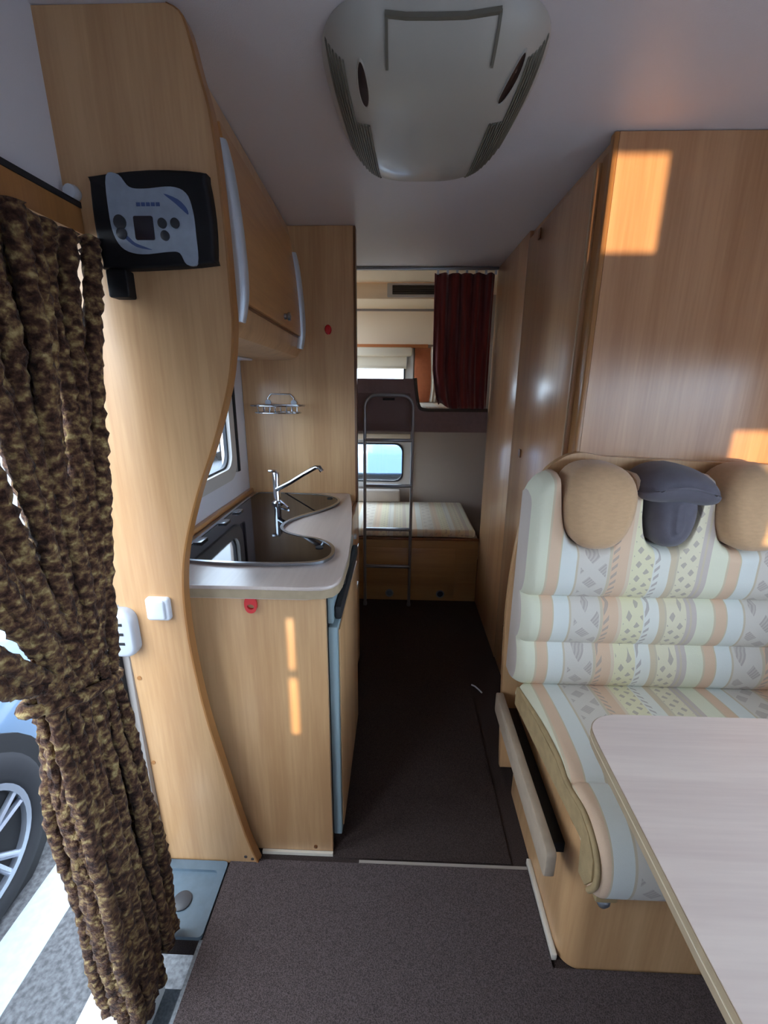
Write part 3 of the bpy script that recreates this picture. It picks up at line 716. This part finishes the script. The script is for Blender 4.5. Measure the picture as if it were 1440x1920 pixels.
# maroon curtain
mc = thing('bunk_curtain', 'maroon curtain drawn to the right of the upper bunk', 'curtain', (0.33, 2.70, 1.26))
def mcf(u, v):
    z = 1.262 + v * 0.715
    lo = interp([(0, 0.225), (0.12, 0.205), (0.3, 0.185), (1, 0.178)], v)
    if v < 0.06: z = z + 0.03 * math.exp(-((u - 0.06) / 0.1) ** 2)
    x = lerp(lo, 0.505, u)
    y = 2.706 + 0.020 * math.sin(u * 2 * PI * 5.2 + 0.5 * math.sin(v * 4)) * (0.75 + 0.25 * math.sin(v * 7 + u * 9)) + 0.006 * math.sin(u * 60)
    return (x, y, z)
mo = MB().grid(mcf, 110, 30).build('cloth', M_maroon, mc, smooth=170)
md = mo.modifiers.new('thick', 'SOLIDIFY'); md.thickness = 0.004
for k in range(7):
    x = 0.19 + k * 0.052
    MB().box(x, x + 0.012, 2.700, 2.710, 1.972, 1.997).build('hook', M_white, mc)
struct(box('trim_7', M_grey_tube, None, -0.285, 0.5235, 2.695, 2.715, 1.994, 2.0095, bev=0.003))
# ladder
ld = thing('bunk_ladder', 'grey metal ladder with arched top leaning on the upper bunk', 'ladder', (-0.06, 2.66, 0))
def arch():
    x0, x1 = -0.205, 0.080; r = 0.07; zt = 1.335
    p = [(x0, 2.650, 0.008), (x0, 2.655, 0.4), (x0, 2.67, 0.8), (x0, 2.69, 1.15), (x0, 2.70, zt - r)]
    p += [(x0 + r - r * math.cos(a), 2.703, zt - r + r * math.sin(a)) for a in [PI / 2 * k / 6 for k in range(1, 7)]]
    q = [(x1 - r + r * math.sin(a), 2.703, zt - r + r * math.cos(a)) for a in [PI / 2 * k / 6 for k in range(0, 7)]]
    q += [(x1, 2.69, 1.15), (x1, 2.67, 0.8), (x1, 2.655, 0.4), (x1, 2.650, 0.008)]
    return p + q
MB().tube(arch(), 0.0095, n=12).build('side_frame', M_grey_tube, ld, smooth=60)
def lady(z): return interp([(0, 2.65), (0.4, 2.655), (0.8, 2.67), (1.15, 2.69), (1.3, 2.7)], z)
for z in (0.279, 0.525, 0.80, 1.075):
    MB().box(-0.205, 0.080, lady(z) - 0.012, lady(z) + 0.012, z - 0.009, z + 0.009, bev=0.004).build('rung', M_grey_tube, ld, smooth=40)
for x in (-0.205, 0.080):
    MB().lathe([(0.012, 0.0065), (0.013, 0.015), (0.011, 0.03), (0.001, 0.03)], (x, 2.650, 0), n=14).build('rubber_foot', M_grey_tube, ld, smooth=40)
MB().tube([(-0.09, 2.703, 1.335), (-0.09, 2.728, 1.33), (-0.05, 2.728, 1.33), (-0.05, 2.703, 1.335)], 0.004, n=8).build('hook', M_rubber, ld, smooth=60)

# ================================================================ CEILING AIR CONDITIONER
ac = thing('roof_air_conditioner', 'grey plastic air conditioner housing on the ceiling with two oval outlets', 'air conditioner', (0.055, 1.22, HC))
AX, AY, AA, AB = 0.054, 1.235, 0.214, 0.318
def ac_pt(s_, a, zoff=0.0):
    c, sn = math.cos(a), math.sin(a); e = 3.5
    x = AA * math.copysign(abs(c) ** (2 / e), c); y = AB * math.copysign(abs(sn) ** (2 / e), sn)
    x *= (1 - 0.07 * (y / AB) - 0.05 * max(0, y / AB))
    z = ac_z(s_)
    return (AX + x * s_ + 0.0, AY + y * s_, z - zoff)
def ac_z(s_): return HC - 0.001 - 0.070 * (1 - s_ ** 6) ** 0.8
hb = MB(); rings = []
NA = 96
for s_ in [1.0, 0.995, 0.98, 0.955, 0.92, 0.87, 0.8, 0.7, 0.55, 0.35, 0.15]:
    rings.append([hb.bm.verts.new(ac_pt(s_, 2 * PI * k / NA)) for k in range(NA)])
for P_, Q_ in zip(rings, rings[1:]):
    for k in range(NA): hb.face((P_[k], P_[(k + 1) % NA], Q_[(k + 1) % NA], Q_[k]))
hb.face(rings[-1]); hb.face(rings[0])
hb.build('housing', M_ac, ac, smooth=60)
def ac_sz(x, y):
    """surface height at x,y: bisect the ring factor"""
    dx, dy = x - AX, y - AY
    lo, hi = 0.01, 1.3
    for _ in range(30):
        m_ = (lo + hi) / 2
        yy = dy / m_ / AB; tx = AA * (1 - 0.07 * yy - 0.05 * max(0, yy))
        f_ = abs(dx / m_ / tx) ** 3.5 + abs(yy) ** 3.5 if abs(tx) > 1e-6 else 9
        if f_ > 1: lo = m_
        else: hi = m_
    return ac_z(min(1, (lo + hi) / 2))
def ac_strip(mb, path, w, h):
    pts = []
    for (x, y) in path: pts.append((x, y, ac_sz(x, y)))
    rr = []
    for i, p in enumerate(pts):
        a = Vector(pts[max(i - 1, 0)]); b = Vector(pts[min(i + 1, len(pts) - 1)]); t = (b - a).normalized()
        sd = t.cross(Vector((0, 0, 1))).normalized() * w / 2
        q = Vector(p)
        rr.append([mb.bm.verts.new(v) for v in (q - sd + Vector((0, 0, 0.002)), q - sd - Vector((0, 0, h)), q + sd - Vector((0, 0, h)), q + sd + Vector((0, 0, 0.002)))])
    for P_, Q_ in zip(rr, rr[1:]):
        for k in range(4): mb.face((P_[k], P_[(k + 1) % 4], Q_[(k + 1) % 4], Q_[k]))
    mb.face(rr[0]); mb.face(rr[-1])
for sgn, nm in ((-1, 'left'), (1, 'right')):
    g1 = MB()
    for k in range(11):
        f_ = k / 10
        o_ = 0.128 + 0.058 * f_
        y0 = 1.17 if k < 5 else 1.01; y1 = lerp(1.50, 1.33, f_ ** 1.5)
        path = []
        for j in range(13):
            y = lerp(y0, y1, j / 12); yy = (y - AY) / AB
            path.append((AX + sgn * o_ * (1.0 - 0.10 * yy), y))
        ac_strip(g1, path, 0.0032, 0.0035)
    g = g1.build('grille_ribs', M_acdark, ac); g['kind'] = 'stuff'
# oval outlets
for cx, cy, ang in ((-0.080, 1.048, 0.03), (0.200, 1.045, -0.22)):
    sl = MB(); rg = []
    for rr_, dz_ in ((1.3, -0.001), (1.15, 0.004), (1.0, 0.003)):
        ring_ = []
        for k in range(28):
            a = 2 * PI * k / 28; u, v = 0.0085 * rr_ * math.cos(a), 0.052 * (1 + (rr_ - 1) * 0.25) * math.sin(a)
            x = cx + u * math.cos(ang) + v * math.sin(ang) * 1; y = cy - u * math.sin(ang) + v * math.cos(ang)
            ring_.append(sl.bm.verts.new((x, y, ac_sz(x, y) - dz_)))
        rg.append(ring_)
    for P_, Q_ in zip(rg, rg[1:]):
        for k in range(28): sl.face((P_[k], P_[(k + 1) % 28], Q_[(k + 1) % 28], Q_[k]))
    lip = sl.build('outlet_rim', M_ac, ac, smooth=60)
    sd_ = MB(); ring_ = []
    for k in range(28):
        a = 2 * PI * k / 28; u, v = 0.0093 * math.cos(a), 0.0535 * math.sin(a)
        x = cx + u * math.cos(ang) + v * math.sin(ang); y = cy - u * math.sin(ang) + v * math.cos(ang)
        ring_.append(sd_.bm.verts.new((x, y, ac_sz(x, y) - 0.0018)))
    c_ = sd_.bm.verts.new((cx, cy, ac_sz(cx, cy) - 0.0018))
    for k in range(28): sd_.face((ring_[k], ring_[(k + 1) % 28], c_))
    sd_.build('outlet_opening', M_slot, lip)
# filter cover lines
cv = MB()
ac_strip(cv, [(-0.033, 0.935 + 0.0065 * q) for q in range(11)], 0.005, 0.005); ac_strip(cv, [(-0.035, 0.935), (0.0, 0.935), (0.05, 0.935), (0.1, 0.935), (0.156, 0.935)], 0.008, 0.005); ac_strip(cv, [(0.155, 0.935 + 0.0065 * q) for q in range(11)], 0.005, 0.005)
cv.build('cover_groove', M_acdark, ac)

# ================================================================ BENCH
bn = thing('dinette_bench', 'dinette bench with striped upholstery and curved beech end panel', 'bench', (0.85, 1.0, 0))
bb_ = rrect(0.42, XR - 0.004, 0.775, 1.322, 0.055, 8)
bpts = [(x, y) for x, y in bb_]
MB().prism(bpts, 0.001, 0.415, 'z').build('base', M_wood, bn, smooth=30)
EP = [(0.385, 0.062), (0.372, 0.30), (0.362, 0.52), (0.358, 0.72), (0.368, 0.90), (0.392, 1.06), (0.43, 1.15), (0.48, 1.195), (0.53, 1.21), (0.60, 1.20)]
epo = [(XR - 0.004, 0.062)] + smoothp(EP, 4) + [(XR - 0.004, 1.17)]
MB().prism(epo, 1.3225, 1.346, 'y', bev=0.006).build('end_panel', M_wood, bn, smooth=40)
# seat cushion
def seatprof():
    # (y,z, region) outline front view, closed
    return smoothp([(1.235, 0.418), (1.235, 0.485), (1.20, 0.50), (1.05, 0.512), (0.93, 0.506), (0.888, 0.494), (0.872, 0.484), (0.855, 0.494), (0.80, 0.497), (0.745, 0.478), (0.712, 0.435), (0.705, 0.375), (0.722, 0.325), (0.755, 0.312), (0.770, 0.335), (0.772, 0.418)], 4, True)
sp_ = seatprof(); scy = sum(p[0] for p in sp_) / len(sp_); scz = sum(p[1] for p in sp_) / len(sp_)
def seat_sections(xs):
    out = []
    for x, ins in xs:
        ring_ = []
        for y, z in sp_:
            cyy = min(max(y, 0.775), 1.19); czz = 0.46 if y > 0.79 else 0.40
            d = Vector((y - cyy, z - czz)); L_ = d.length
            k = max(0, L_ - ins) / L_ if L_ > 1e-6 else 1
            ring_.append((x, cyy + d.x * k, czz + d.y * k))
        out.append(ring_)
    return out
r_ = 0.032
secs = [(0.385 + r_ * (1 - math.sin(t)), r_ * (1 - math.cos(t))) for t in [PI / 2 * k / 5 for k in range(5, -1, -1)]]
secs = sorted([(0.388 + r_ * (1 - math.cos(t)), r_ * (1 - math.sin(t))) for t in [PI / 2 * k / 6 for k in range(7)]])
xs_ = secs + [(x, 0) for x in (0.6, 0.9, 1.2, XR - 0.004)]
sc = MB(); rr = [[sc.bm.verts.new(p) for p in ring_] for ring_ in seat_sections(xs_)]
n_ = len(sp_)
for P_, Q_ in zip(rr, rr[1:]):
    for k in range(n_): sc.face((P_[k], P_[(k + 1) % n_], Q_[(k + 1) % n_], Q_[k]))
sc.face(rr[0]); sc.face(rr[-1])
for v in sc.bm.verts:
    v.co.x += 0.095 * max(0, 1.2 - v.co.y) * max(0, 1 - (v.co.x - 0.385) / 0.3)
seat = sc.build('seat_cushion', M_stripe, bn, smooth=60)
# piping along the aisle side of the seat
MB().tube([(0.390 + 0.095 * max(0, 1.2 - y), y, z) for y, z in smoothp([(1.22, 0.478), (1.05, 0.497), (0.93, 0.492), (0.875, 0.474), (0.80, 0.480), (0.752, 0.462), (0.722, 0.425), (0.716, 0.375), (0.735, 0.33)], 4)], 0.007, n=8).build('piping', M_piping, seat, smooth=60)
sdp = MB().prism([(1.22, 0.42), (1.22, 0.478), (1.05, 0.494), (0.93, 0.490), (0.875, 0.472), (0.80, 0.478), (0.756, 0.460), (0.728, 0.425), (0.722, 0.375), (0.742, 0.335), (0.77, 0.335), (0.78, 0.42)], 0.383, 0.389, 'x').build('side_gusset', M_piping, seat)
for v in sdp.data.vertices: v.co.x += 0.095 * max(0, 1.2 - v.co.y)
# backrest cushion
heads = [(0.545, 0.094), (0.748, 0.078), (0.968, 0.105), (1.16, 0.09), (1.36, 0.1)]
def ztop(x):
    z = 1.165
    e = interp([(0.375, 0.06), (0.385, 0.035), (0.40, 0.015), (0.43, 0.0), (9, 0)], x); z -= e
    for c, w in heads:
        d = abs(x - c) / (w + 0.006)
        if d < 1: z = min(z, 0.958 + (1.165 - 0.958) * (1 - math.sqrt(max(0, 1 - d ** 2.6)))) if d < 0.999 else z
    return z
def yfront(x, z, zt):
    # tufted bands
    bands = [(0.49, 0.640), (0.640, 0.795), (0.795, 1.30)]
    y = 1.235
    for a, b in bands:
        if a <= z <= b:
            if b > 1.2:
                t = min(1, (z - a) / 0.075); y -= 0.040 * math.sin(t * PI / 2) ** 0.6
            else:
                t = (z - a) / (b - a); y -= 0.040 * max(0, math.sin(t * PI)) ** 0.55
            break
    # lean back
    y += 0.02 * max(0, z - 0.8)
    m_ = min(1, max(0, (zt - z) / 0.035)); y += 0.045 * (1 - math.sqrt(1 - (1 - m_) ** 2))
    ex = min(1, max(0, (x - 0.372) / 0.035)); y += 0.05 * (1 - math.sqrt(1 - (1 - ex) ** 2))
    return y
bk = MB(); NX, NZ = 210, 64
V = []
for i in range(NX + 1):
    x = 0.372 + (XR - 0.006 - 0.372) * (i / NX)
    if i < 10: x = 0.372 + 0.035 * (1 - math.cos(i / 10 * PI / 2)) if i else 0.372
    zt = ztop(x); col = []
    for j in range(NZ + 1):
        t = j / NZ
        zs = [0.49 + 0.305 * (t / 0.5)] if t < 0.5 else [0.795 + (zt - 0.795) * ((t - 0.5) / 0.5)]
        z = zs[0]
        col.append(bk.bm.verts.new((x, yfront(x, z, zt), z)))
    col.append(bk.bm.verts.new((x, 1.30, zt))); col.append(bk.bm.verts.new((x, 1.321, zt - 0.01))); col.append(bk.bm.verts.new((x, 1.321, 0.49)))
    V.append(col)
for i in range(NX):
    m_ = len(V[i])
    for j in range(m_): bk.face((V[i][j], V[i + 1][j], V[i + 1][(j + 1) % m_], V[i][(j + 1) % m_]))
bk.face(V[0]); bk.face(V[-1])
bko = bk.build('backrest_cushion', M_stripe, bn, smooth=50)
# headrests
hl = ['tan fabric headrest on the left end of the striped bench', 'dark grey headrest between the two tan headrests', 'tan headrest lit by sun at the right edge of the bench']
def head_outline(c, w, zb, zt_, e=2.5, taper=0.0):
    zc = (zb + zt_) / 2; h_ = (zt_ - zb) / 2; out = []
    for k in range(36):
        a = 2 * PI * k / 36; cs, sn = math.cos(a), math.sin(a)
        x = w * math.copysign(abs(cs) ** (2 / e), cs); z = h_ * math.copysign(abs(sn) ** (2 / e), sn)
        out.append((c + x * (1 + taper * z / h_), zc + z))
    return out
def headrest(c, w, zb, zt_, m, label, taper, y0=1.318, y1=1.150, e=2.5, grp=None):
    o = head_outline(c, w, zb, zt_, e, taper)
    n = len(o); hb_ = MB(); rings = []
    prof = []
    r1 = 0.03
    cz = (zb + zt_) / 2
    for i in range(5):
        t = i / 4 * PI / 2; prof.append((r1 * (1 - math.sin(t)), y0 - r1 * (1 - math.cos(t))))
    r2 = 0.045
    for i in range(8):
        t = i / 7 * PI / 2; prof.append((r2 * (1 - math.cos(t)), y1 + r2 * (1 - math.sin(t))))
    for f_ in (0.75, 0.4): prof.append((r2 + (w - r2) * (1 - f_) * 1.0, y1 - 0.004))
    for ins, y in prof:
        k = max(0.05, 1 - ins / w); kz = max(0.05, 1 - ins / (zt_ - cz))
        ring_ = []
        for (x, z) in o:
            zz = cz + (z - cz) * kz
            yy = y + 0.035 * max(0, (zz - cz) / (zt_ - cz)) ** 2 * (1 if y < 1.2 else 0)      # top leans back
            ring_.append(hb_.bm.verts.new((c + (x - c) * k, yy, zz)))
        rings.append(ring_)
    for P_, Q_ in zip(rings, rings[1:]):
        for k in range(n): hb_.face((P_[k], P_[(k + 1) % n], Q_[(k + 1) % n], Q_[k]))
    hb_.face(rings[0]); hb_.face(rings[-1])
    ob_ = hb_.build('headrest', m, bn, label=label, smooth=60)
    return ob_
headrest(0.548, 0.093, 0.962, 1.197, M_tan, hl[0], 0.10)
hg = headrest(0.750, 0.062, 0.968, 1.15, M_greyfab, hl[1], 0.10, e=2.6, y1=1.165)
cp_ = headrest(0.752, 0.104, 1.098, 1.196, M_greyfab, 'dark grey arched cap over the middle headrest', -0.10, e=3.2, y1=1.152)
cp_.name = 'headrest_cap'
for v in cp_.data.vertices: v.co.z -= 0.12 * max(0, v.co.x - 0.752) + 1.8 * (v.co.x - 0.752) ** 2 * (1 if v.co.z > 1.14 else 0.2)
headrest(0.972, 0.108, 0.965, 1.197, M_tan, hl[2], 0.06)
# side rail and knob
MB().prism(rrect(0.765, 1.318, 0.314, 0.392, 0.014, 4), 0.346, 0.370, 'x', bev=0.004).build('side_rail', M_rail, bn, smooth=40)
MB().box(0.3705, 0.4195, 0.84, 1.31, 0.30, 0.33).build('rail_gap_shade', M_rubber, bn)  # black strip stands in for the shade between rail and bench
MB().lathe([(0.006, 0.30), (0.013, 0.296), (0.016, 0.286), (0.010, 0.274), (0.001, 0.272)], (0.475, 0.745, 0.0), n=16).build('knob', M_grey_tube, bn, smooth=60)
MB().box(0.45, 0.50, 0.73, 0.772, 0.298, 0.325, bev=0.005).build('knob_bracket', M_piping, bn, smooth=40)
struct(box('baseboard_right', M_trim, None, 0.406, 0.4195, 0.79, 1.03, 0.001, 0.022, bev=0.003))

# ================================================================ TABLE
tb = thing('dinette_table', 'pale maple topped dinette table in front of the striped bench', 'table', (0.9, 0.4, 0))
def tab(d=0.0):
    return [(XR - 0.004, 0.828 - d), (0.50, 0.824 - d)] + smoothp([(0.47, 0.824 - d), (0.432 + d, 0.812 - d), (0.408 + d, 0.785 - d), (0.402 + d, 0.74)], 4) + [(0.392 + d, 0.40), (0.385 + d, -0.25), (0.42, -0.30), (XR - 0.004, -0.30)]
MB().prism(tab(0.0015), 0.6995, 0.7200, 'z').build('tabletop', M_table, tb)
MB().prism(tab(0), 0.688, 0.7035, 'z', bev=0.002).build('lower_edge', M_tedge, tb, smooth=30)
MB().prism(tab(-0.001), 0.7035, 0.7055, 'z').build('edge_line', M_tline, tb)
MB().prism(tab(0), 0.7055, 0.7185, 'z').build('upper_edge', M_tedge, tb)
MB().lathe([(0.09, 0.0085), (0.09, 0.02), (0.03, 0.03), (0.03, 0.6875), (0.05, 0.6875)], (1.12, 0.2, 0), n=24).build('leg', M_alu, tb, smooth=40)

# ================================================================ CARPETS AND FLOOR BITS
c1 = MB().box(-0.488, XR - 0.01, YF + 0.05, 0.772, 0.0005, 0.008); c1.box(-0.488, 0.404, 0.772, 1.005, 0.0005, 0.008)
tag(c1.build('carpet', M_carpet), 'grey brown carpet piece in the foreground by the doorway', 'carpet')
tag(MB().box(-0.18, 0.36, 1.022, 2.72, 0.0005, 0.006).build('carpet', M_carpet2), 'dark carpet runner leading down the aisle to the bunks', 'carpet')
ts = MB(); ts.box(-0.10, 0.404, 1.006, 1.014, 0.0005, 0.009)
struct(ts.build('trim_8', mat('dull_trim', (158, 148, 140), 0.6)))
sc_ = MB().tube([(0.368, 1.858, 0.009), (0.382, 1.845, 0.011), (0.395, 1.825, 0.010), (0.408, 1.802, 0.009)], 0.0035, n=6).build('thread_scrap', M_white, smooth=60)
tag(sc_, 'small white scrap lying on the dark aisle carpet', 'scrap')

# ================================================================ DOOR CURTAIN
rl = thing('curtain_rail', 'beech curtain rail with black upper edge above the doorway', 'rail', (-0.65, 0.3, 1.68))
MB().box(-0.6335, -0.606, YF + 0.01, 0.948, 1.668, 1.712).build('board', M_edge, rl)
MB().box(-0.6335, -0.604, YF + 0.01, 0.948, 1.7125, 1.7225).build('top_edge', M_rubber, rl)
MB().lathe([(0.012, 0.93), (0.014, 0.94), (0.012, 0.948), (0.001, 0.948)], (-0.612, 0, 1.735), ax='y', n=14).build('end_knob', M_white, rl, smooth=60)
dc = thing('door_curtain', 'shaggy brown chenille strand curtain tied back in the doorway', 'curtain', (-0.62, 0.75, 0))
NS = 20
def strand(k, row):
    f_ = max(0.0, (k + random.uniform(-0.15, 0.15)) / (NS - 1))
    xo = -0.612 + (0.020 if row == 0 else -0.012) + random.uniform(-0.006, 0.006)
    ytop = lerp(0.05, 0.925, f_)
    ymid = lerp(0.30, 0.826, f_ ** 0.8)
    ytie = lerp(0.620, 0.776, f_); ybot = lerp(0.640, 0.803, f_)
    zb = lerp(-0.030, -0.03, f_) + random.uniform(-0.02, 0.02)
    if f_ > 0.6: zb = 0.025 + random.uniform(-0.008, 0.008)
    zt_ = lerp(0.875, 0.80, f_)
    key = [(xo, ytop, 1.655), (xo, lerp(ytop, ymid, 0.45), 1.50), (xo, lerp(ytop, ymid, 0.85), 1.28), (xo, lerp(ymid, ytie, 0.30), 1.08), (xo + 0.004, lerp(ymid, ytie, 0.8), zt_ + 0.07), (xo + 0.006, ytie, zt_), (xo, lerp(ytie, ybot, 0.3) , 0.62), (xo, lerp(ytie, ybot, 0.6), 0.35), (xo, ybot, 0.12), (xo, ybot, zb)]
    if f_ > 0.8:
        key[7] = (xo, key[7][1] + 0.012, 0.35)
    # the strands hang in folds, with a few slits between them
    out = []
    nf = 5.0
    for x, y, z in smoothp(key, 18):
        fold = interp([(-0.1, 0.030), (0.6, 0.026), (0.82, 0.004), (0.95, 0.006), (1.3, 0.012), (1.67, 0.012)], z)
        x += fold * math.cos(2 * PI * nf * f_ + 0.6)
        for g, w_, za, zb_ in ((0.30, 0.030, 0.92, 1.50), (0.60, 0.020, 0.98, 1.5), (0.86, 0.022, 1.0, 1.45)):
            if row: g += 0.06
            if za < z < zb_: y += math.copysign(w_, f_ - g) * math.sin(PI * (z - za) / (zb_ - za)) ** 0.5 * math.exp(-abs(f_ - g) / 0.12)
        y += 0.010 * math.sin(2 * PI * nf * f_) * min(1, max(0, (0.80 - z) / 0.12))
        out.append((x, y, z))
    return out
def rope(row, k):
    p = strand(k, row); m_ = len(p); ph = random.uniform(0, 6); r0 = 0.0150
    p = [(x + 0.003 * math.sin(i * 0.21 + ph), y + 0.003 * math.sin(i * 0.17 + 2 * ph), z) for i, (x, y, z) in enumerate(p)]
    rnd = [[random.uniform(-0.0036, 0.0036) for _ in range(12)] for _ in range(m_)]
    def rf(i, kk):
        z = p[i][2]
        th = interp([(-0.1, 1.0), (0.5, 0.95), (0.80, 0.66), (0.87, 0.66), (1.05, 1.0), (1.67, 1.12)], z)
        end = 1.0 if i < m_ - 3 else 0.8 - 0.2 * (i - m_ + 3)
        return (r0 * th + 0.0012 * math.sin(i * 2.3 + ph) + rnd[i][kk]) * end
    o = MB().tube(p, r0, n=12, rf=rf).build('strand', M_chen, dc, smooth=170)
for k in range(NS): rope(0, k)
for k in range(0, NS - 1):
    if k in (6, 11, 16): continue
    rope(1, k + 0.5)
tbk = MB()
pth = [(-0.606 + 0.040 * math.cos(a), 0.705 + 0.106 * math.sin(a), 0.838 - 0.036 * math.sin(a)) for a in [2 * PI * k / 40 for k in range(40)]]
rnd_ = [[random.uniform(-0.002, 0.002) for _ in range(10)] for _ in range(40)]
tbk.tube(pth, 0.010, n=10, closed=True, rf=lambda i, k: 0.011 + rnd_[i][k])
tbk.build('tie_back', M_chen, dc, smooth=170)

# ================================================================ OUTSIDE
GZ = -0.45
gr = MB().box(-40, 40, -40, 60, GZ - 0.05, GZ).build('asphalt_ground', M_asphalt); struct(gr)
st = MB().box(-1.335, -1.175, -4, 5, GZ + 0.0005, GZ + 0.004).build('parking_line', M_line); tag(st, 'white painted parking line on the asphalt beside the car wheel', 'line')
def make_car(loc, rz, paint, label, grp=None):
    """car centred at origin, length along y, wheels on z=0"""
    r = thing('car', label, 'car', (0, 0, 0), grp)
    H = 0.86
    st_ = [(-2.02, .32, .55, .55), (-1.98, .24, .62, .72), (-1.75, .20, .72, .82), (-1.3, .18, .80, .86), (-.75, .18, .90, .875), (0, .17, .93, .88), (.8, .18, .95, .875), (1.5, .18, .97, .865), (1.85, .22, .96, .83), (2.0, .28, .90, .76), (2.03, .34, .80, .70)]
    b = MB(); rings = []
    for y, z0, z1, w in st_:
        zm = (z0 + z1) / 2
        half = [(w * .90, z0), (w * .99, z0 + .05), (w, zm), (w * .985, z1 - .10), (w * .93, z1 - .03), (w * .80, z1), (w * .4, z1 + .02)]
        pts = half + [(-x, z) for x, z in half[::-1]]
        rings.append([b.bm.verts.new((x, y, z)) for x, z in pts])
    for P_, Q_ in zip(rings, rings[1:]):
        n = len(P_)
        for k in range(n): b.face((P_[k], P_[(k + 1) % n], Q_[(k + 1) % n], Q_[k]))
    b.face(rings[0]); b.face(rings[-1])
    body = b.build('body', paint, r, smooth=45)
    # greenhouse
    def gh(stn, name, m, dz=0, grow=0):
        g_ = MB(); rg_ = []
        for y, zb, zt_, wb_, wt_ in stn:
            pts = [(wb_ + grow, zb), (wt_ + grow, zt_ - .03), (wt_ * .85, zt_ + dz), (-wt_ * .85, zt_ + dz), (-wt_ - grow, zt_ - .03), (-wb_ - grow, zb)]
            rg_.append([g_.bm.verts.new((x, y, z)) for x, z in pts])
        for P_, Q_ in zip(rg_, rg_[1:]):
            for k in range(6): g_.face((P_[k], P_[(k + 1) % 6], Q_[(k + 1) % 6], Q_[k]))
        g_.face(rg_[0]); g_.face(rg_[-1])
        return g_.build(name, m, r, smooth=30)
    G = [(-.95, .86, .90, .74, .70), (-.35, .90, 1.36, .77, .60), (.1, .90, 1.44, .78, .62), (.9, .90, 1.45, .78, .62), (1.5, .90, 1.38, .77, .60), (1.93, .90, .98, .72, .66)]
    gh(G, 'windows', M_carglass)
    ro = MB(); rg_ = []
    for y, zt_, w in ((-.42, 1.335, .58), (-.3, 1.39, .61), (.1, 1.455, .635), (.9, 1.465, .635), (1.45, 1.41, .62), (1.62, 1.34, .60)):
        pts = [(w, zt_ - .05), (w * .85, zt_), (-w * .85, zt_), (-w, zt_ - .05)]
        rg_.append([ro.bm.verts.new((x, y, z)) for x, z in pts])
    for P_, Q_ in zip(rg_, rg_[1:]):
        for k in range(3): ro.face((P_[k], P_[k + 1], Q_[k + 1], Q_[k]))
    ro.build('roof', paint, r, smooth=60)
    for sx in (-1, 1):
        for (ya, za, yb, zb_) in ((-.95, .88, -.40, 1.33), (.25, .90, .30, 1.42), (1.15, .90, 1.2, 1.42), (1.9, .93, 1.60, 1.34)):
            MB().tube([(sx * .775, ya, za), (sx * .625, yb, zb_)], 0.028, n=6).build('pillar', paint, r)
        for yc in (-1.28, 1.28):
            a_ = MB(); a_.lathe([(.375, -.12), (.375, .012), (.33, .013), (.001, .013)], (sx * .868, yc, .33), ax='x', n=32) if sx > 0 else a_.lathe([(.375, .12), (.375, -.012), (.33, -.013), (.001, -.013)], (sx * .868, yc, .33), ax='x', n=32)
            a_.build('wheel_arch', M_rubber, r, smooth=40)
            X = lambda d: d * sx
            ty = MB().lathe([(.21, X(-.16)), (.29, X(-.17)), (.32, X(-.15)), (.32, X(.012)), (.30, X(.030)), (.235, X(.034)), (.215, X(.02)), (.215, X(-.02))], (sx * .868, yc, .32), ax='x', n=40).build('tyre', M_tyre, r, smooth=40)
            MB().ring([(yc + .222 * math.cos(t), .32 + .222 * math.sin(t)) for t in [2 * PI * k / 40 for k in range(40)]], [(yc + .200 * math.cos(t), .32 + .200 * math.sin(t)) for t in [2 * PI * k / 40 for k in range(40)]], sx * .868 - X(.01), sx * .868 + X(.034), 'x').build('rim', M_rim, ty, smooth=40)
            MB().lathe([(.20, X(0.0)), (.20, X(.004)), (.001, X(.004))], (sx * .868, yc, .32), ax='x', n=32).build('brake_disc', M_tyre, ty)
            hubm = MB().lathe([(.045, X(.005)), (.045, X(.030)), (.03, X(.036)), (.001, X(.036))], (sx * .868, yc, .32), ax='x', n=20).build('hub', M_rim, ty, smooth=40)
            for s5 in range(5):
                for da in (-.14, .14):
                    t = 2 * PI * s5 / 5 + .3
                    MB().tube([(sx * (.868 + .028), yc + .03 * math.cos(t), .32 + .03 * math.sin(t)), (sx * (.868 + .020), yc + .205 * math.cos(t + da), .32 + .205 * math.sin(t + da))], .013, n=6).build('spoke', M_rim, ty, smooth=60)
        MB().puff([(sx * x, z) for x, z in rrect(.45, .74, .56, .68, .04, 4)], -1.90, -2.0, 'y', r=.02).build('headlight', M_wframe, r, smooth=60)
        MB().puff([(sx * x, z) for x, z in rrect(.50, .72, .72, .86, .03, 4)], 1.92, 2.03, 'y', r=.02).build('tail_light', M_red, r, smooth=60)
        MB().puff(rrect(-.85, -.66, .90, 1.02, .04, 4), sx * .86, sx * .98, 'x', r=.03).build('mirror', paint, r, smooth=60)
        MB().box(min(sx * .872, sx * .892), max(sx * .872, sx * .892), -.1, .06, .78, .80, bev=.006).build('door_handle', paint, r, smooth=40)
    MB().box(-.26, .26, -2.045, -2.02, .36, .47, bev=.003).build('number_plate', M_white, r)
    MB().box(-.26, .26, 2.02, 2.045, .52, .63, bev=.003).build('number_plate', M_white, r)
    r.location = loc; r.rotation_euler = (0, 0, rz)
    return r
make_car((-2.275, -0.22, GZ), 0, M_carblue, 'pale blue parked car with alloy wheel seen past the doorway curtain')
make_car((-5.6, 12.0, GZ), 0.3, M_carwhite, 'white parked car behind the pale blue car')
make_car((-0.4, 9.2, GZ), PI / 2, M_carblue, 'light blue parked car seen through the lower rear window')
